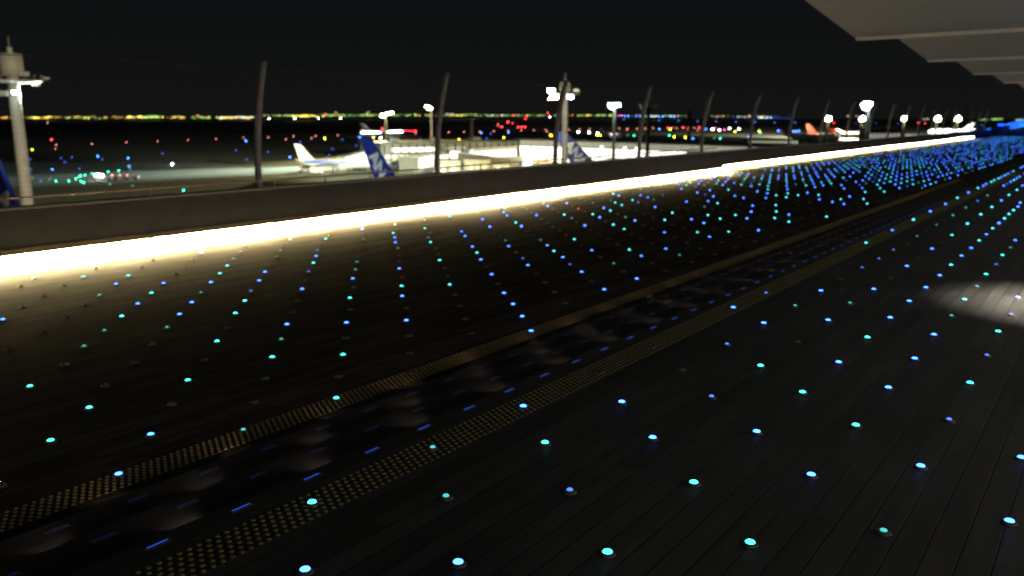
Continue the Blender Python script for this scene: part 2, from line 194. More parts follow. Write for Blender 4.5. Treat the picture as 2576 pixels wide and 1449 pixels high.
LIGHTS_FAR="""-14.55,13.98,fb -12.84,15.57,fo -12.34,16.09,fb -1.52,20.24,no -9.01,18.18,fo -11.77,16.62,fb -6.82,19.27,fb -2.62,20.31,nc -11.2,17.15,fo -8.46,18.71,fo -10.6,17.66,fb -6.28,19.74,fo -3.71,20.4,nc -7.92,19.24,fo -10.11,18.21,fc -2.08,20.8,nb -15.02,14.54,fo -13.93,15.6,fo -13.38,16.12,fo -14.55,15.1,fC -12.84,16.65,fo -9.56,18.74,fo -3.17,20.81,no -7.37,19.77,fo -12.32,17.14,fc -11.74,17.71,fo -9.01,19.27,fo -1.52,21.31,no -11.19,18.24,fo -6.82,20.3,fo -2.62,21.33,no -8.42,19.82,fb -10.65,18.77,fo -15.02,15.62,fo -3.72,21.36,no -13.93,16.68,fo -6.27,20.82,fo -14.54,16.19,fB -10.09,19.31,fb -7.91,20.32,fo -13.43,17.2,fb -12.83,17.74,fo -2.09,21.88,nc -9.51,19.84,fc -12.29,18.26,fo -3.14,21.88,nC -7.37,20.85,fo -11.69,18.8,fB -9.01,20.39,fb -11.16,19.35,fb -6.78,21.34,fc -15.02,16.71,fo -10.65,19.83,fC -14.54,17.21,fc -13.93,17.76,fo -8.45,20.94,fc -2.64,22.47,nc -13.43,18.28,fb -10.1,20.38,fo -12.83,18.82,fb -6.27,21.91,fo -3.73,22.49,nb -7.91,21.43,fb -12.28,19.36,fc -9.55,20.91,fo -2.11,22.92,nc -11.69,19.89,fc -7.34,21.91,fc -3.18,22.96,no -11.19,20.4,fo -15.02,17.79,fo -14.47,18.32,fo -9.04,21.53,fc -6.82,22.46,fo -10.64,20.93,fo -13.99,18.88,fc -13.38,19.37,fo -8.45,22.01,fc -2.64,23.48,no -12.83,19.9,fo -10.08,21.51,fc -3.73,23.51,no -12.28,20.43,fo -7.91,22.49,fo -6.33,23.07,fc -9.55,21.99,fo -11.75,20.97,fc -2.12,23.98,nc -7.3,22.94,fb -15.01,18.87,fo -3.17,23.97,nC -11.19,21.49,fo -14.51,19.42,fB -9,22.52,fo -13.92,19.93,fo -13.37,20.46,fo -10.64,22.02,fo -6.81,23.55,fo -8.4,23.06,fb -12.83,20.99,fo -2.65,24.52,nc -10.09,22.54,fo -12.28,21.51,fb -7.84,23.51,fc -6.27,24.07,fo -3.74,24.65,nb -9.54,23.07,fo -11.73,22.04,fo -15.01,19.96,fo -14.46,20.48,fo -2.12,25.01,nb -11.15,22.59,fb -7.36,24.1,fo -13.92,21.02,fb -9,23.6,fo -3.2,25.11,no -13.37,21.54,fo -10.64,23.1,fo -12.82,22.07,fo -6.81,24.63,fo -8.45,24.13,fo -10.03,23.6,fC -12.25,22.55,fc -2.65,25.63,no -15.01,21.04,fo -7.9,24.66,fo -6.26,25.16,fo -3.75,25.66,no -11.73,23.13,fo -14.45,21.57,fC -9.54,24.15,fo -13.92,22.08,fb -11.18,23.65,fo -7.36,25.18,fo -8.95,24.67,fb -13.31,22.64,fB -2.18,26.22,nb -3.18,26.12,nB -10.63,24.18,fo -12.8,23.14,fc -6.81,25.71,fo -8.44,25.23,fc -12.25,23.62,fB -15.01,22.12,fo -10.12,24.8,fc -2.67,26.66,nb -14.46,22.65,fo -11.73,24.21,fo -7.9,25.74,fo -6.26,26.24,fo -9.54,25.24,fo -13.91,23.18,fo -11.1,24.68,fb -3.78,26.81,nc -13.26,23.68,fC -7.35,26.27,fo -8.99,25.77,fo -2.11,27.23,no -12.74,24.17,fc -10.63,25.28,fb -3.21,27.25,no -12.24,24.69,fC -8.44,26.29,fo -15,23.21,fo -6.86,26.79,fb -10.08,25.79,fo -14.46,23.73,fo -11.72,25.29,fo -2.67,27.78,no -7.9,26.82,fo -13.91,24.26,fo -9.54,26.32,fo -3.76,27.8,no -6.32,27.35,fc -11.18,25.82,fo -13.36,24.79,fo -7.34,27.28,fb -12.74,25.24,fb -8.99,26.85,fo -2.12,28.3,no -3.2,28.23,nC -10.63,26.35,fo -15,24.29,fo -12.27,25.85,fo -8.44,27.38,fo -6.8,27.88,fo -14.45,24.82,fo -10.09,26.92,fb -11.72,26.37,fo -13.87,25.31,fb -2.7,28.74,nc -9.51,27.4,fb -7.93,27.92,fb -13.31,25.82,fb -6.26,28.41,fo -11.13,26.89,fb -3.8,28.97,nb -12.73,26.34,fB -7.39,28.42,fc -9.04,28.03,fc -2.13,29.38,no -10.61,27.48,fb -15,25.37,fo -14.37,25.83,fc -3.23,29.4,no -12.26,26.93,fo -6.79,28.85,fc -8.44,28.46,fo -10.08,27.96,fo -11.65,27.42,fB -13.9,26.43,fo -7.89,28.99,fo -2.68,29.93,no -13.36,26.96,fo -9.56,28.56,fc -11.17,27.99,fo -6.25,29.49,fo -3.78,29.95,no -12.81,27.48,fo -8.97,29.04,fc -15,26.46,fo -10.62,28.51,fo -7.4,29.52,fb -12.2,28.01,fb -14.45,26.98,fo -3.23,30.47,no -8.42,29.53,fc -6.8,30.05,fo -10.07,29.13,fb -13.9,27.51,fo -11.72,28.54,fo -2.7,30.89,nc -9.49,29.55,fc -13.35,28.04,fo -7.89,30.07,fo -11.17,29.07,fo -6.25,30.57,fo -3.81,31.02,nc -12.81,28.57,fo -14.99,27.54,fo -7.34,30.6,fo -9,30.16,fb -10.62,29.66,fb -14.45,28.05,fB -12.23,29.18,fb -3.24,31.55,no -10.07,30.13,fo -8.43,30.63,fo -13.9,28.59,fo -6.8,31.13,fo -11.74,29.73,fc -9.53,30.65,fo -13.36,29.2,fb -7.89,31.16,fo -11.17,30.15,fo -2.7,32.07,no -6.25,31.66,fo -12.8,29.65,fo -14.99,28.62,fo -3.79,32.1,nb -8.98,31.18,fo -14.44,29.15,fo -7.42,31.68,fc -10.62,30.78,fc -12.26,30.18,fo -13.9,29.68,fo -3.25,32.62,nb -8.43,31.71,fo -11.71,30.71,fo -10.07,31.29,fb -6.9,32.23,fc -13.25,30.25,fB -9.52,31.74,fo -2.74,33.04,nb -11.16,31.24,fo -7.88,32.24,fo -14.99,29.7,fb -3.82,33.06,nb -12.8,30.73,fo -6.25,32.74,fo -8.98,32.27,fo -10.62,31.76,fo -14.44,30.23,fo -7.34,32.77,fo -12.25,31.26,fo -10.07,32.29,fo -13.91,30.85,fc -3.26,33.7,nB -8.46,32.87,fb -11.68,31.9,fb -6.79,33.29,fo -13.35,31.29,fB -11.16,32.32,fc -14.99,30.79,fc -9.55,32.93,fb -12.8,31.82,fb -2.71,34.22,nb -7.95,33.44,fb -6.24,33.82,fo -3.81,34.25,nc -14.44,31.32,fb -10.61,32.85,fb -8.97,33.35,fo -7.39,33.75,fc -12.25,32.35,fc -13.86,31.92,fb -11.7,32.87,fc -8.43,33.88,fo -3.26,34.77,nb -10.06,33.47,fc -6.82,34.3,fb -13.32,32.44,fc -9.52,33.9,fb -11.16,33.4,fo -14.98,31.87,fo -7.88,34.4,fo -6.13,34.82,fC -2.72,35.29,nb -12.81,33.03,fb -3.83,35.23,nc -14.44,32.4,fc -10.61,33.93,fC -8.97,34.43,fb -12.25,33.43,fB -7.33,34.93,fo -13.89,32.93,fB -10.06,34.46,fb -8.42,34.96,fB -3.27,35.84,nc -13.34,33.46,fb -11.73,34.09,fc -6.78,35.46,fB -14.98,32.95,fb -12.79,33.98,fC -7.88,35.49,fc -9.55,35.09,fc -11.19,34.62,fc -14.43,33.48,fb -2.73,36.37,nb -6.24,35.99,fb -10.61,35.01,fC -3.82,36.39,nc -12.25,34.51,fB -8.97,35.51,fo -13.89,34.01,fc -7.33,36.02,fb -8.42,35.96,fC -10.06,35.54,fc -11.7,35.04,fo -13.34,34.54,fo -3.28,36.92,nb -6.78,36.54,fc -14.98,34.04,fb -11.15,35.57,fo -9.51,36.07,fo -12.76,35.13,fB -7.87,36.57,fb -14.43,34.57,fb -3.84,37.37,nb -6.23,37.07,fc -10.6,36.1,fb -12.24,35.6,fb -8.97,36.6,fb -13.88,35.09,fb -7.33,37.1,fc -11.7,36.12,fc -10.06,36.62,fc -13.34,35.62,fc -8.42,37.13,fB -3.29,37.99,nb -14.97,35.12,fC -6.78,37.63,fC -11.15,36.65,fc -12.79,36.15,fc -9.51,37.15,fB -14.43,35.65,fo -7.87,37.65,fc -6.23,38.16,fb -10.6,37.18,fo -12.24,36.68,fb -3.84,38.54,nc -8.96,37.68,fb -13.88,36.18,fo -7.32,38.18,fc -11.69,37.21,fb -10.05,37.71,fo -13.33,36.71,fc -8.42,38.21,fc -14.97,36.2,fb -3.29,39.07,no -6.78,38.71,fc -11.15,37.73,fc -12.79,37.23,fc -9.51,38.24,fo -14.42,36.73,fo -7.87,38.74,fb -12.24,37.76,fb -10.6,38.26,fb -6.23,39.24,fo -13.88,37.26,fc -8.96,38.76,fb -3.85,39.62,nb -7.32,39.27,fb -11.69,38.29,fB -13.33,37.79,fb -10.05,38.79,fc -14.97,37.29,fb -8.41,39.29,fc -3.3,40.14,nb -6.77,39.79,fb -11.14,38.82,fb -12.78,38.32,fb -9.5,39.32,fo -14.42,37.82,fb -7.87,39.82,fb -12.24,38.84,fb -10.6,39.35,fb -13.87,38.34,fo -6.23,40.32,fC -8.96,39.85,fB -3.85,40.69,nB -7.32,40.35,fo -11.69,39.37,fb -13.33,38.87,fc -10.05,39.87,fb -14.97,38.37,fb -8.41,40.38,fc -3.31,41.21,no -12.78,39.4,fb -11.14,39.9,fb -6.77,40.88,fo -14.42,38.9,fb -9.5,40.4,fb -7.86,40.9,fc -12.23,39.93,fc -10.59,40.43,fo -13.87,39.43,fo -6.22,41.41,fb -8.95,40.93,fb -3.86,41.76,nc -7.32,41.43,fB -11.69,40.46,fb -13.32,39.95,fo -10.05,40.96,fo -14.96,39.45,fc -8.41,41.46,fb -3.32,42.29,nc -12.78,40.48,fo -11.14,40.98,fc -14.42,39.98,fo -6.77,41.96,fb -9.5,41.49,fc -7.86,41.99,fb -12.23,41.01,fo -13.87,40.51,fo -10.59,41.51,fo -6.22,42.49,fo -8.95,42.01,fc -3.87,42.84,no -7.31,42.52,fb -13.32,41.04,fo -11.68,41.54,fo -14.96,40.54,fo -10.04,42.04,fo -8.41,42.54,fb -12.77,41.57,fb -3.32,43.36,nb -11.14,42.07,fC -14.41,41.06,fo -6.77,43.04,fb -9.5,42.57,fB -7.86,43.07,fb -12.23,42.09,fb -13.87,41.59,fC -10.59,42.6,fb -6.22,43.57,fb -8.95,43.1,fb -3.88,43.91,no -13.32,42.12,fc -11.68,42.62,fb -7.31,43.6,fb -14.96,41.62,fo -10.04,43.12,fc -8.4,43.63,fb -12.77,42.65,fb -14.41,42.15,fb -11.13,43.15,fb -6.76,44.13,fb -9.49,43.65,fb -7.86,44.15,fb -13.86,42.68,fo -12.23,43.18,fo -10.59,43.68,fb -8.95,44.18,fb -6.22,44.65,fo -3.88,44.98,nb -13.32,43.2,fo -11.68,43.71,fb -14.96,42.7,fb -7.31,44.68,fC -10.04,44.21,fB -8.4,44.71,fb -12.77,43.73,fB -14.41,43.23,fb -11.13,44.23,fo -6.76,45.21,fc -9.49,44.74,fo -13.86,43.76,fb -7.85,45.24,fb -12.22,44.26,fb -10.58,44.76,fo -8.94,45.26,fo -6.21,45.74,fC -3.89,46.06,nb -13.31,44.29,fc -14.95,43.79,fb -11.68,44.79,fc -7.31,45.76,fb -10.04,45.29,fc -8.4,45.79,fc -14.41,44.31,fc -12.77,44.82,fb -11.13,45.32,fb -6.76,46.29,fB -9.49,45.82,fc -13.86,44.84,fb -12.22,45.34,fc -7.85,46.32,fB -10.58,45.85,fb -8.94,46.35,fo -6.21,46.82,fo -13.31,45.37,fb -3.9,47.13,nb -14.95,44.87,fC -11.67,45.87,fb -7.3,46.85,fo -10.03,46.37,fo -8.39,46.87,fC -14.4,45.4,fc -12.76,45.9,fo -11.13,46.4,fo -9.49,46.9,fB -6.76,47.38,fb -13.86,45.93,fc -12.22,46.43,fb -7.85,47.4,fb -10.58,46.93,fb -8.94,47.43,fc -6.21,47.9,fB -14.95,45.95,fb -13.31,46.45,fC -3.91,48.21,nb -11.67,46.96,fc -7.3,47.93,fb -10.03,47.46,fc -14.4,46.48,fc -12.76,46.98,fo -8.39,47.96,fo -11.12,47.48,fC -9.48,47.98,fc -6.75,48.46,fb -13.85,47.01,fo -12.21,47.51,fc -7.84,48.49,fc -10.58,48.01,fc -8.94,48.51,fo -14.95,47.04,fo -13.31,47.54,fo -6.21,48.99,fo -3.91,49.28,no -11.67,48.04,fc -7.3,49.01,fo -10.03,48.54,fb -14.4,47.56,fo -12.76,48.07,fb -8.39,49.04,fc -11.12,48.57,fc -9.48,49.07,fc -6.75,49.54,fo -13.85,48.09,fb -12.21,48.59,fb -7.84,49.57,fo -10.57,49.09,fc -14.94,48.12,fc -8.93,49.6,fc -13.3,48.62,fo -6.2,50.07,fb -11.66,49.12,fc -3.92,50.35,nb -10.03,49.62,fB -7.29,50.1,fc -14.4,48.65,fb -12.76,49.15,fc -8.39,50.12,fo -11.12,49.65,fb -9.48,50.15,fc -6.75,50.63,fc -13.85,49.18,fb -12.21,49.68,fc -7.84,50.65,fb -10.57,50.18,fb -14.94,49.2,fo -13.3,49.7,fB -8.93,50.68,fc -6.2,51.15,fc -11.66,50.2,fo -3.93,51.43,nc -10.02,50.71,fb -7.29,51.18,fc -14.39,49.73,fb -12.75,50.23,fc -8.38,51.21,fc -11.11,50.73,fo -9.48,51.23,fB -13.85,50.26,fb -6.74,51.71,fb -12.21,50.76,fb -7.84,51.74,fo -10.57,51.26,fb -14.94,50.29,fo -13.3,50.79,fo -8.93,51.76,fo -11.66,51.29,fo -6.2,52.24,fb -10.02,51.79,fc -7.29,52.26,fB -14.39,50.81,fc -12.75,51.31,fc -8.38,52.29,fo -11.11,51.82,fo -9.47,52.32,fc -13.84,51.34,fb -6.74,52.79,fo -12.2,51.84,fC -7.83,52.82,fb -10.56,52.34,fo -14.93,51.37,fc -13.3,51.87,fc -8.93,52.85,fb -11.66,52.37,fb -6.19,53.32,fo -10.02,52.87,fb -7.29,53.35,fC -14.39,51.9,fb -12.75,52.4,fo -8.38,53.37,fb -11.11,52.9,fb -13.84,52.42,fb -9.47,53.4,fb -6.74,53.88,fB -12.2,52.93,fb -10.56,53.43,fB -7.83,53.9,fb -14.93,52.45,fc -13.29,52.95,fb -8.92,53.93,fb -11.65,53.45,fb -6.19,54.4,fb -10.01,53.96,fc -14.38,52.98,fB -7.28,54.43,fC -12.75,53.48,fb -8.38,54.46,fC -11.11,53.98,fc -13.84,53.51,fo -9.47,54.48,fb -12.2,54.01,fb -6.74,54.96,fb -10.56,54.51,fb -7.83,54.99,fb -14.93,53.53,fo -13.29,54.04,fb -8.92,55.01,fo -11.65,54.54,fC -6.19,55.49,fc -10.01,55.04,fb -14.38,54.06,fB -7.28,55.51,fb -12.74,54.56,fo -8.37,55.54,fB -11.1,55.07,fc -13.83,54.59,fb -9.47,55.57,fb -12.2,55.09,fC -6.73,56.04,fc -10.56,55.59,fb -7.83,56.07,fo -14.93,54.62,fc -13.29,55.12,fb -8.92,56.1,fb -11.65,55.62,fB -6.19,56.57,fo -14.38,55.15,fc -10.01,56.12,fc -7.28,56.6,fb -12.74,55.65,fb -11.1,56.15,fc -8.37,56.62,fb -13.83,55.67,fc -9.46,56.65,fo -12.19,56.18,fc -6.73,57.12,fo -10.55,56.68,fb -14.92,55.7,fC -7.82,57.15,fb -13.29,56.2,fb -8.92,57.18,fb -11.65,56.7,fb -6.18,57.65,fb -14.38,56.23,fo -10.01,57.21,fb -7.28,57.68,fb -12.74,56.73,fc -11.1,57.23,fc -8.37,57.71,fo -13.83,56.76,fc -9.46,57.73,fb -12.19,57.26,fb -6.73,58.21,fC -14.92,56.78,fo -10.55,57.76,fb -7.82,58.23,fc -13.28,57.29,fb -8.91,58.26,fb -11.64,57.79,fb -6.18,58.74,fb -14.37,57.31,fo -10,58.29,fo -12.74,57.81,fo -7.27,58.76,fc -11.1,58.32,fb -8.37,58.79,fC -13.83,57.84,fo -9.46,58.82,fo -12.19,58.34,fb -6.73,59.29,fo -14.92,57.87,fB -10.55,58.84,fc -7.82,59.32,fb -13.28,58.37,fc -8.91,59.34,fc -11.64,58.87,fC -6.18,59.82,fc -14.37,58.4,fB -10,59.37,fb -12.73,58.9,fo -7.27,59.85,fb -11.09,59.4,fB -8.36,59.87,fb -13.82,58.92,fc -9.45,59.9,fb -12.19,59.43,fB -6.72,60.37,fb -10.55,59.93,fb -7.82,60.4,fo -13.28,59.45,fb -11.64,59.95,fB -8.91,60.43,fb -6.18,60.9,fo -10,60.45,fo -12.73,59.98,fo -7.27,60.93,fb -11.09,60.48,fb -8.36,60.96,fb -9.45,60.98,fo -12.18,60.51,fC -6.72,61.46,fb -10.54,61.01,fb -7.81,61.48,fc -8.9,61.51,fB -6.17,61.99,fb -10,61.54,fb -7.27,62.01,fc -8.36,62.04,fC -9.45,62.07,fb -6.72,62.54,fC -7.81,62.57,fo -8.9,62.59,fb -6.17,63.07,fB -7.26,63.1,fb -8.35,63.12,fo -6.72,63.62,fc -7.81,63.65,fc -6.17,64.15,fc -7.26,64.18,fB"""
# ------------------------------------------------------------------ materials
M_DECK = deck_mat('deck_boards', (0.045, 0.045, 0.041), 0.25, 0.3)
M_DECKL = deck_mat('lower_deck_boards', (0.06, 0.055, 0.044), 0.42, 0.04, 0.95)
M_STEP = mat('step_stone', (0.03, 0.027, 0.026), 0.85, var=0.3, scale=6, bump=0.2)
M_WALL = mat('parapet_paint', (0.052, 0.053, 0.062), 0.7, var=0.16, scale=1.4, bump=0.05)
M_LITLIP = mat('lit_lip_paint', (0.22, 0.19, 0.11), 0.6, var=0.1)  # lighter than the wall: light on its lower edge put into the colour
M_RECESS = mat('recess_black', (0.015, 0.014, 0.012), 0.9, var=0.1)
M_COPE = mat('coping_metal', (0.75, 0.6, 0.4), 0.45, 0.0, var=0.1)
M_POST = mat('post_steel', (0.5, 0.45, 0.42), 0.5, 0.3, var=0.2, scale=5)
M_WIRE = mat('fence_wire', (0.12, 0.11, 0.1), 0.6)
M_CANOPY = mat('canopy_panel', (0.37, 0.39, 0.42), 0.6, var=0.05, scale=1.5)
M_RIMLIT = mat('canopy_rim_lit', (0.85, 0.8, 0.8), 0.4, var=0.04)  # paler than the panels: light caught on the lip put into the colour
M_STUD = mat('stud_yellow', (0.32, 0.23, 0.08), 0.4, var=0.2, scale=20)
M_STUD2 = mat('stud_olive', (0.21, 0.18, 0.05), 0.5, var=0.25, scale=20)
M_PAD = mat('tactile_base', (0.022, 0.02, 0.014), 0.8, var=0.2, scale=8)
M_STEEL = mat('fixture_steel', (0.12, 0.115, 0.11), 0.55, 0.3, var=0.15, scale=12)
M_LENS_OFF = mat('lens_unlit', (0.05, 0.048, 0.045), 0.15, var=0.1, scale=20)
M_BLUE = glow('led_blue', (0.04, 0.17, 1.0), 8)
M_BLUED = glow('led_blue_dim', (0.07, 0.2, 1.0), 1.7)
M_CYAN = glow('led_cyan', (0.04, 0.75, 0.7), 5)
M_CYAND = glow('led_cyan_dim', (0.06, 0.8, 0.75), 0.9)
M_RED = glow('led_red', (1.0, 0.03, 0.05), 6)
M_STEPBLUE = glow('step_led_blue', (0.02, 0.12, 1.0), 0.6, (0.02, 0.02, 0.02))
M_STEPBLUE2 = glow('step_led_blue_dim', (0.02, 0.08, 0.8), 0.07, (0.02, 0.02, 0.02))
M_WARM = glow('riser_lamp_warm', (1.0, 0.72, 0.55), 4)

# ------------------------------------------------------------------ the deck: upper level, three steps, lower level
YN, YE = -12.0, 150.0
ZL = -0.36
NOSE = [-4.07, -4.64, -5.20]
bm = bmesh.new(); add_box(bm, NOSE[0], 6.0, YN, YE, -0.12, 0.0); struct('upper_deck', bm, M_DECK)
bm = bmesh.new()
add_box(bm, NOSE[1], NOSE[0] - 0.001, YN, YE, -0.24, -0.12); add_box(bm, NOSE[2], NOSE[1] - 0.001, YN, YE, -0.36, -0.24)
struct('steps', bm, M_STEP)
bm = bmesh.new(); add_box(bm, -16.9, NOSE[2] - 0.001, YN, YE, -0.6, ZL); struct('lower_deck', bm, M_DECKL)

def strip(label, x0, z, n_rows):
    t = thing('tactile_strip', label, 'tactile paving', (x0, 0, z), 0, 'tactile strips along the steps')
    bm = bmesh.new(); add_box(bm, 0, 0.29, YN, 100, -0.01, 0.003); obj('base', bm, M_PAD, t)
    bm = bmesh.new()
    for i in range(6):
        for k in range(n_rows):
            add_cyl(bm, (0.0175 + i * 0.0508, -1 + k * 0.058 + 0.029 * (i % 2), 0.002), (0.0175 + i * 0.0508, -1 + k * 0.058 + 0.029 * (i % 2), 0.010), 0.0155, 0.0115, 7)
    obj('studs', bm, M_STUD if z else M_STUD2, t, fix=False)
strip('upper yellow studded strip along the top edge of the steps', -3.81, 0.0, 720)
strip('lower yellow studded strip along the foot of the steps', -5.86, ZL, 720)

# blue markers let into the step edges, warm lamps under the nosings
def bars(m=None):
    bm = bmesh.new(); add_box(bm, -0.022, 0.022, -0.075, 0.075, -0.006, 0.003); a = obj('housing', bm, M_STEEL)
    bm = bmesh.new(); add_box(bm, -0.004, 0.004, -0.06, 0.06, 0.0, 0.005); b = obj('lens', bm, m or M_STEPBLUE)
    return a, b
def riser_beam(parent):
    lamp('riser_beam', 'SPOT', (-0.06, 0, -0.035), 1.4, (1.0, 0.8, 0.64), parent, 0.012, (-0.44, 0, -0.15), math.radians(80), 1.0)
def pair(name, label, cat, loc, group, parts):
    t = thing(name, label, cat, loc, 0, group)
    for p in parts:
        p.parent = t
    return t
words = ['top step edge', 'middle step edge', 'bottom step edge']
for r, (xx, zz, y0) in enumerate(((-3.985, 0.0, 2.24), (-4.52, -0.12, 2.22), (-5.085, -0.24, 2.22))):
    first = None
    for k in range(-1, 44):
        y = y0 + 0.535 * k
        if y < 0.6: continue
        lb = 'flat blue marker light in the ' + words[r]
        gr = 'blue marker lights along the ' + words[r]
        if first is None:
            first = pair('step_light', lb, 'step light', (xx, y, zz), gr, bars(M_STEPBLUE if r == 0 else M_STEPBLUE2))
        else: dup(first, (xx, y, zz))
def riserparts():
    bm = bmesh.new(); add_box(bm, -0.05, 0, -0.06, 0.06, -0.062, -0.03); a = obj('housing', bm, M_STEEL)
    bm = bmesh.new(); add_box(bm, -0.054, -0.0505, -0.055, 0.055, -0.06, -0.034); b = obj('lens', bm, M_WARM)
    return a, b
for r, (xx, zz, y0) in enumerate(((NOSE[0], 0.0, 2.6), (NOSE[1], -0.12, 2.1), (NOSE[2], -0.24, 2.75))):
    first = None
    gr = 'warm lamps under the ' + words[r]
    for k in range(0, 30):
        y = y0 + 1.045 * k
        if first is None:
            first = pair('riser_lamp', 'warm lamp tucked under the ' + words[r], 'step lamp', (xx - 0.001, y, zz - 0.002), gr, riserparts()); riser_beam(first)
        else: dup(first, (xx - 0.001, y, zz - 0.002))

# ------------------------------------------------------------------ floor lights on the decks
STATE = {'b': ('bright blue', M_BLUE, 0.030), 'B': ('faint blue', M_BLUED, 0.022), 'c': ('bright turquoise', M_CYAN, 0.030),
         'C': ('faint turquoise', M_CYAND, 0.022), 'o': ('unlit dark', M_LENS_OFF, 0.024), 'r': ('small red', M_RED, 0.026)}
protos = {}
def floor_light(x, y, lv, st):
    z = 0.0 if lv == 'n' else ZL
    place = 'on the upper deck' if lv == 'n' else 'on the lower deck'
    if lv == 'n' and -3.85 < x < -3.5: place = 'on the upper studded strip'
    if lv == 'f' and -5.95 < x < -5.5: place = 'beside the lower studded strip'
    elif lv == 'f' and x < -14: place = 'on the lower deck close to the glowing wall foot'
    lb = '%s floor light %s' % (STATE[st][0], place)
    if st == 'r': lb = 'single red floor light on the lower deck'
    gr = '%s floor lights %s' % (STATE[st][0], place)
    if st not in protos:
        t = thing('floor_light', lb, 'floor light', (x, y, z), 0, gr)
        bm = bmesh.new(); add_cyl(bm, (0, 0, 0), (0, 0, 0.010), 0.046, 0.040, 14); add_cyl(bm, (0, 0, 0.010), (0, 0, 0.016), 0.034, 0.032, 14)
        obj('housing', bm, M_STEEL, t)
        bm = bmesh.new(); add_dome(bm, (0, 0, 0.0155), STATE[st][2] * 0.92, 0.013, 12, 3); obj('lens', bm, STATE[st][1], t)
        protos[st] = t
        return t
    return dup(protos[st], (x, y, z), label=lb, group=gr)
for s in LIGHTS_NEAR.split():
    x, y, c = s.split(','); floor_light(float(x), float(y), c[0], c[1])
p = on_z(1455, 526, ZL); floor_light(p.x, p.y, 'f', 'r')
bm = bmesh.new()
order = 'bBcCo'
def small(bm, x, y, z, st):
    i = order.index(st); r = 0.03 if st in 'bc' else 0.024
    add_cyl(bm, (x, y, z), (x, y, z + 0.016), 0.042, 0.036, 7, mi=5)
    if st == 'o': return
    add_dome(bm, (x, y, z + 0.015), r, 0.03, 6, 2, mi=i)
for s in LIGHTS_FAR.split():
    x, y, c = s.split(','); small(bm, float(x), float(y), 0.0 if c[0] == 'n' else ZL, c[1])
rr = random.Random(5)
for (ox, oy, ax, ay, bx, by, z, x0, x1) in ((-1.957, 4.678, -0.0075, 1.0738, 0.5447, 0.5241, 0.0, -3.95, 1.5), (-6.864, 2.966, 0.0027, 1.0832, 0.5472, 0.5282, ZL, -15.4, -5.8)):
    for j in range(-20, 21):
        for i in range(-20, 145):
            x = ox + ax * i + bx * j; y = oy + ay * i + by * j
            if x0 < x < x1 and 3 < y < 142:
                d = Vector((x, y, z)) - EYE; wv = d.dot(CF)
                sy = 724.5 - FPX * d.dot(CU) / wv; sx = 1288 + FPX * d.dot(AX_R) / wv
                if sy < 398 and sx < 2700:
                    if y > 20 + 3: small(bm, x, y, z, rr.choices(order, (28, 16, 12, 12, 32))[0])
o = obj('floor_lights', bm, [glow('far_blue', (0.04, 0.15, 1.0), 8), M_BLUED, glow('far_cyan', (0.03, 0.6, 0.7), 5), M_CYAND, M_LENS_OFF, M_STEEL], fix=False); o['kind'] = 'stuff'
o['label'] = 'carpet of tiny blue and turquoise lights on the distant deck'; o['category'] = 'floor lights'

# ------------------------------------------------------------------ parapet walls with the recessed light line
def parapet(name, label, xi, y0, y1, ztop):
    t = thing(name, label, 'wall', (xi, y0, ZL))
    L = y1 - y0
    bm = bmesh.new(); add_box(bm, -0.30, 0.0, 0, L, 0.285, ztop - ZL); obj('wall', bm, M_WALL, t)
    bm = bmesh.new(); add_box(bm, 0.001, 0.03, 0, L, 0.286, 0.36); obj('lit_lip', bm, M_LITLIP, t)  # added lip, coloured paler for the light caught at the wall's lower edge
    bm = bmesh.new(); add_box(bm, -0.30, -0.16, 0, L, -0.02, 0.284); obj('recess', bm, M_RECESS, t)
    bm = bmesh.new(); add_box(bm, -0.33, 0.03, 0, L, ztop - ZL + 0.001, ztop - ZL + 0.035); obj('coping', bm, M_COPE, t)
    return t
parapet('parapet_wall', 'long low parapet wall on the left above the glowing light line', -15.6, -8, 38.4, 0.68)
parapet('parapet_wall', 'set back far parapet wall turning blue towards the end of the deck', -16.4, 38.7, 142, 0.60)
bm = bmesh.new(); add_box(bm, -16.7, -15.6, 38.4, 38.7, ZL - 0.02, 0.66); t = obj('return_wall', bm, M_WALL)
tag(t, 'short dark return wall where the parapet steps back', 'wall')
# top rail over the coping
t = thing('top_rail', 'thin metal rail on short struts above the near parapet', 'rail', (-15.82, 0, 0))
bm = bmesh.new(); add_cyl(bm, (0, -8, 0.86), (0, 38.4, 0.86), 0.022, seg=10); obj('rail', bm, M_COPE, t)
for k in range(-4, 20):
    y = 7.86 + 1.535 * k
    bm = bmesh.new(); add_cyl(bm, (0.06, y - 0.03, 0.715), (0, y + 0.03, 0.85), 0.018, seg=8); obj('strut', bm, M_COPE, t)
def add_quad(bm, x0, x1, y0, y1, z):
    bm.faces.new([bm.verts.new(v) for v in ((x0, y0, z), (x0, y1, z), (x1, y1, z), (x1, y0, z))])
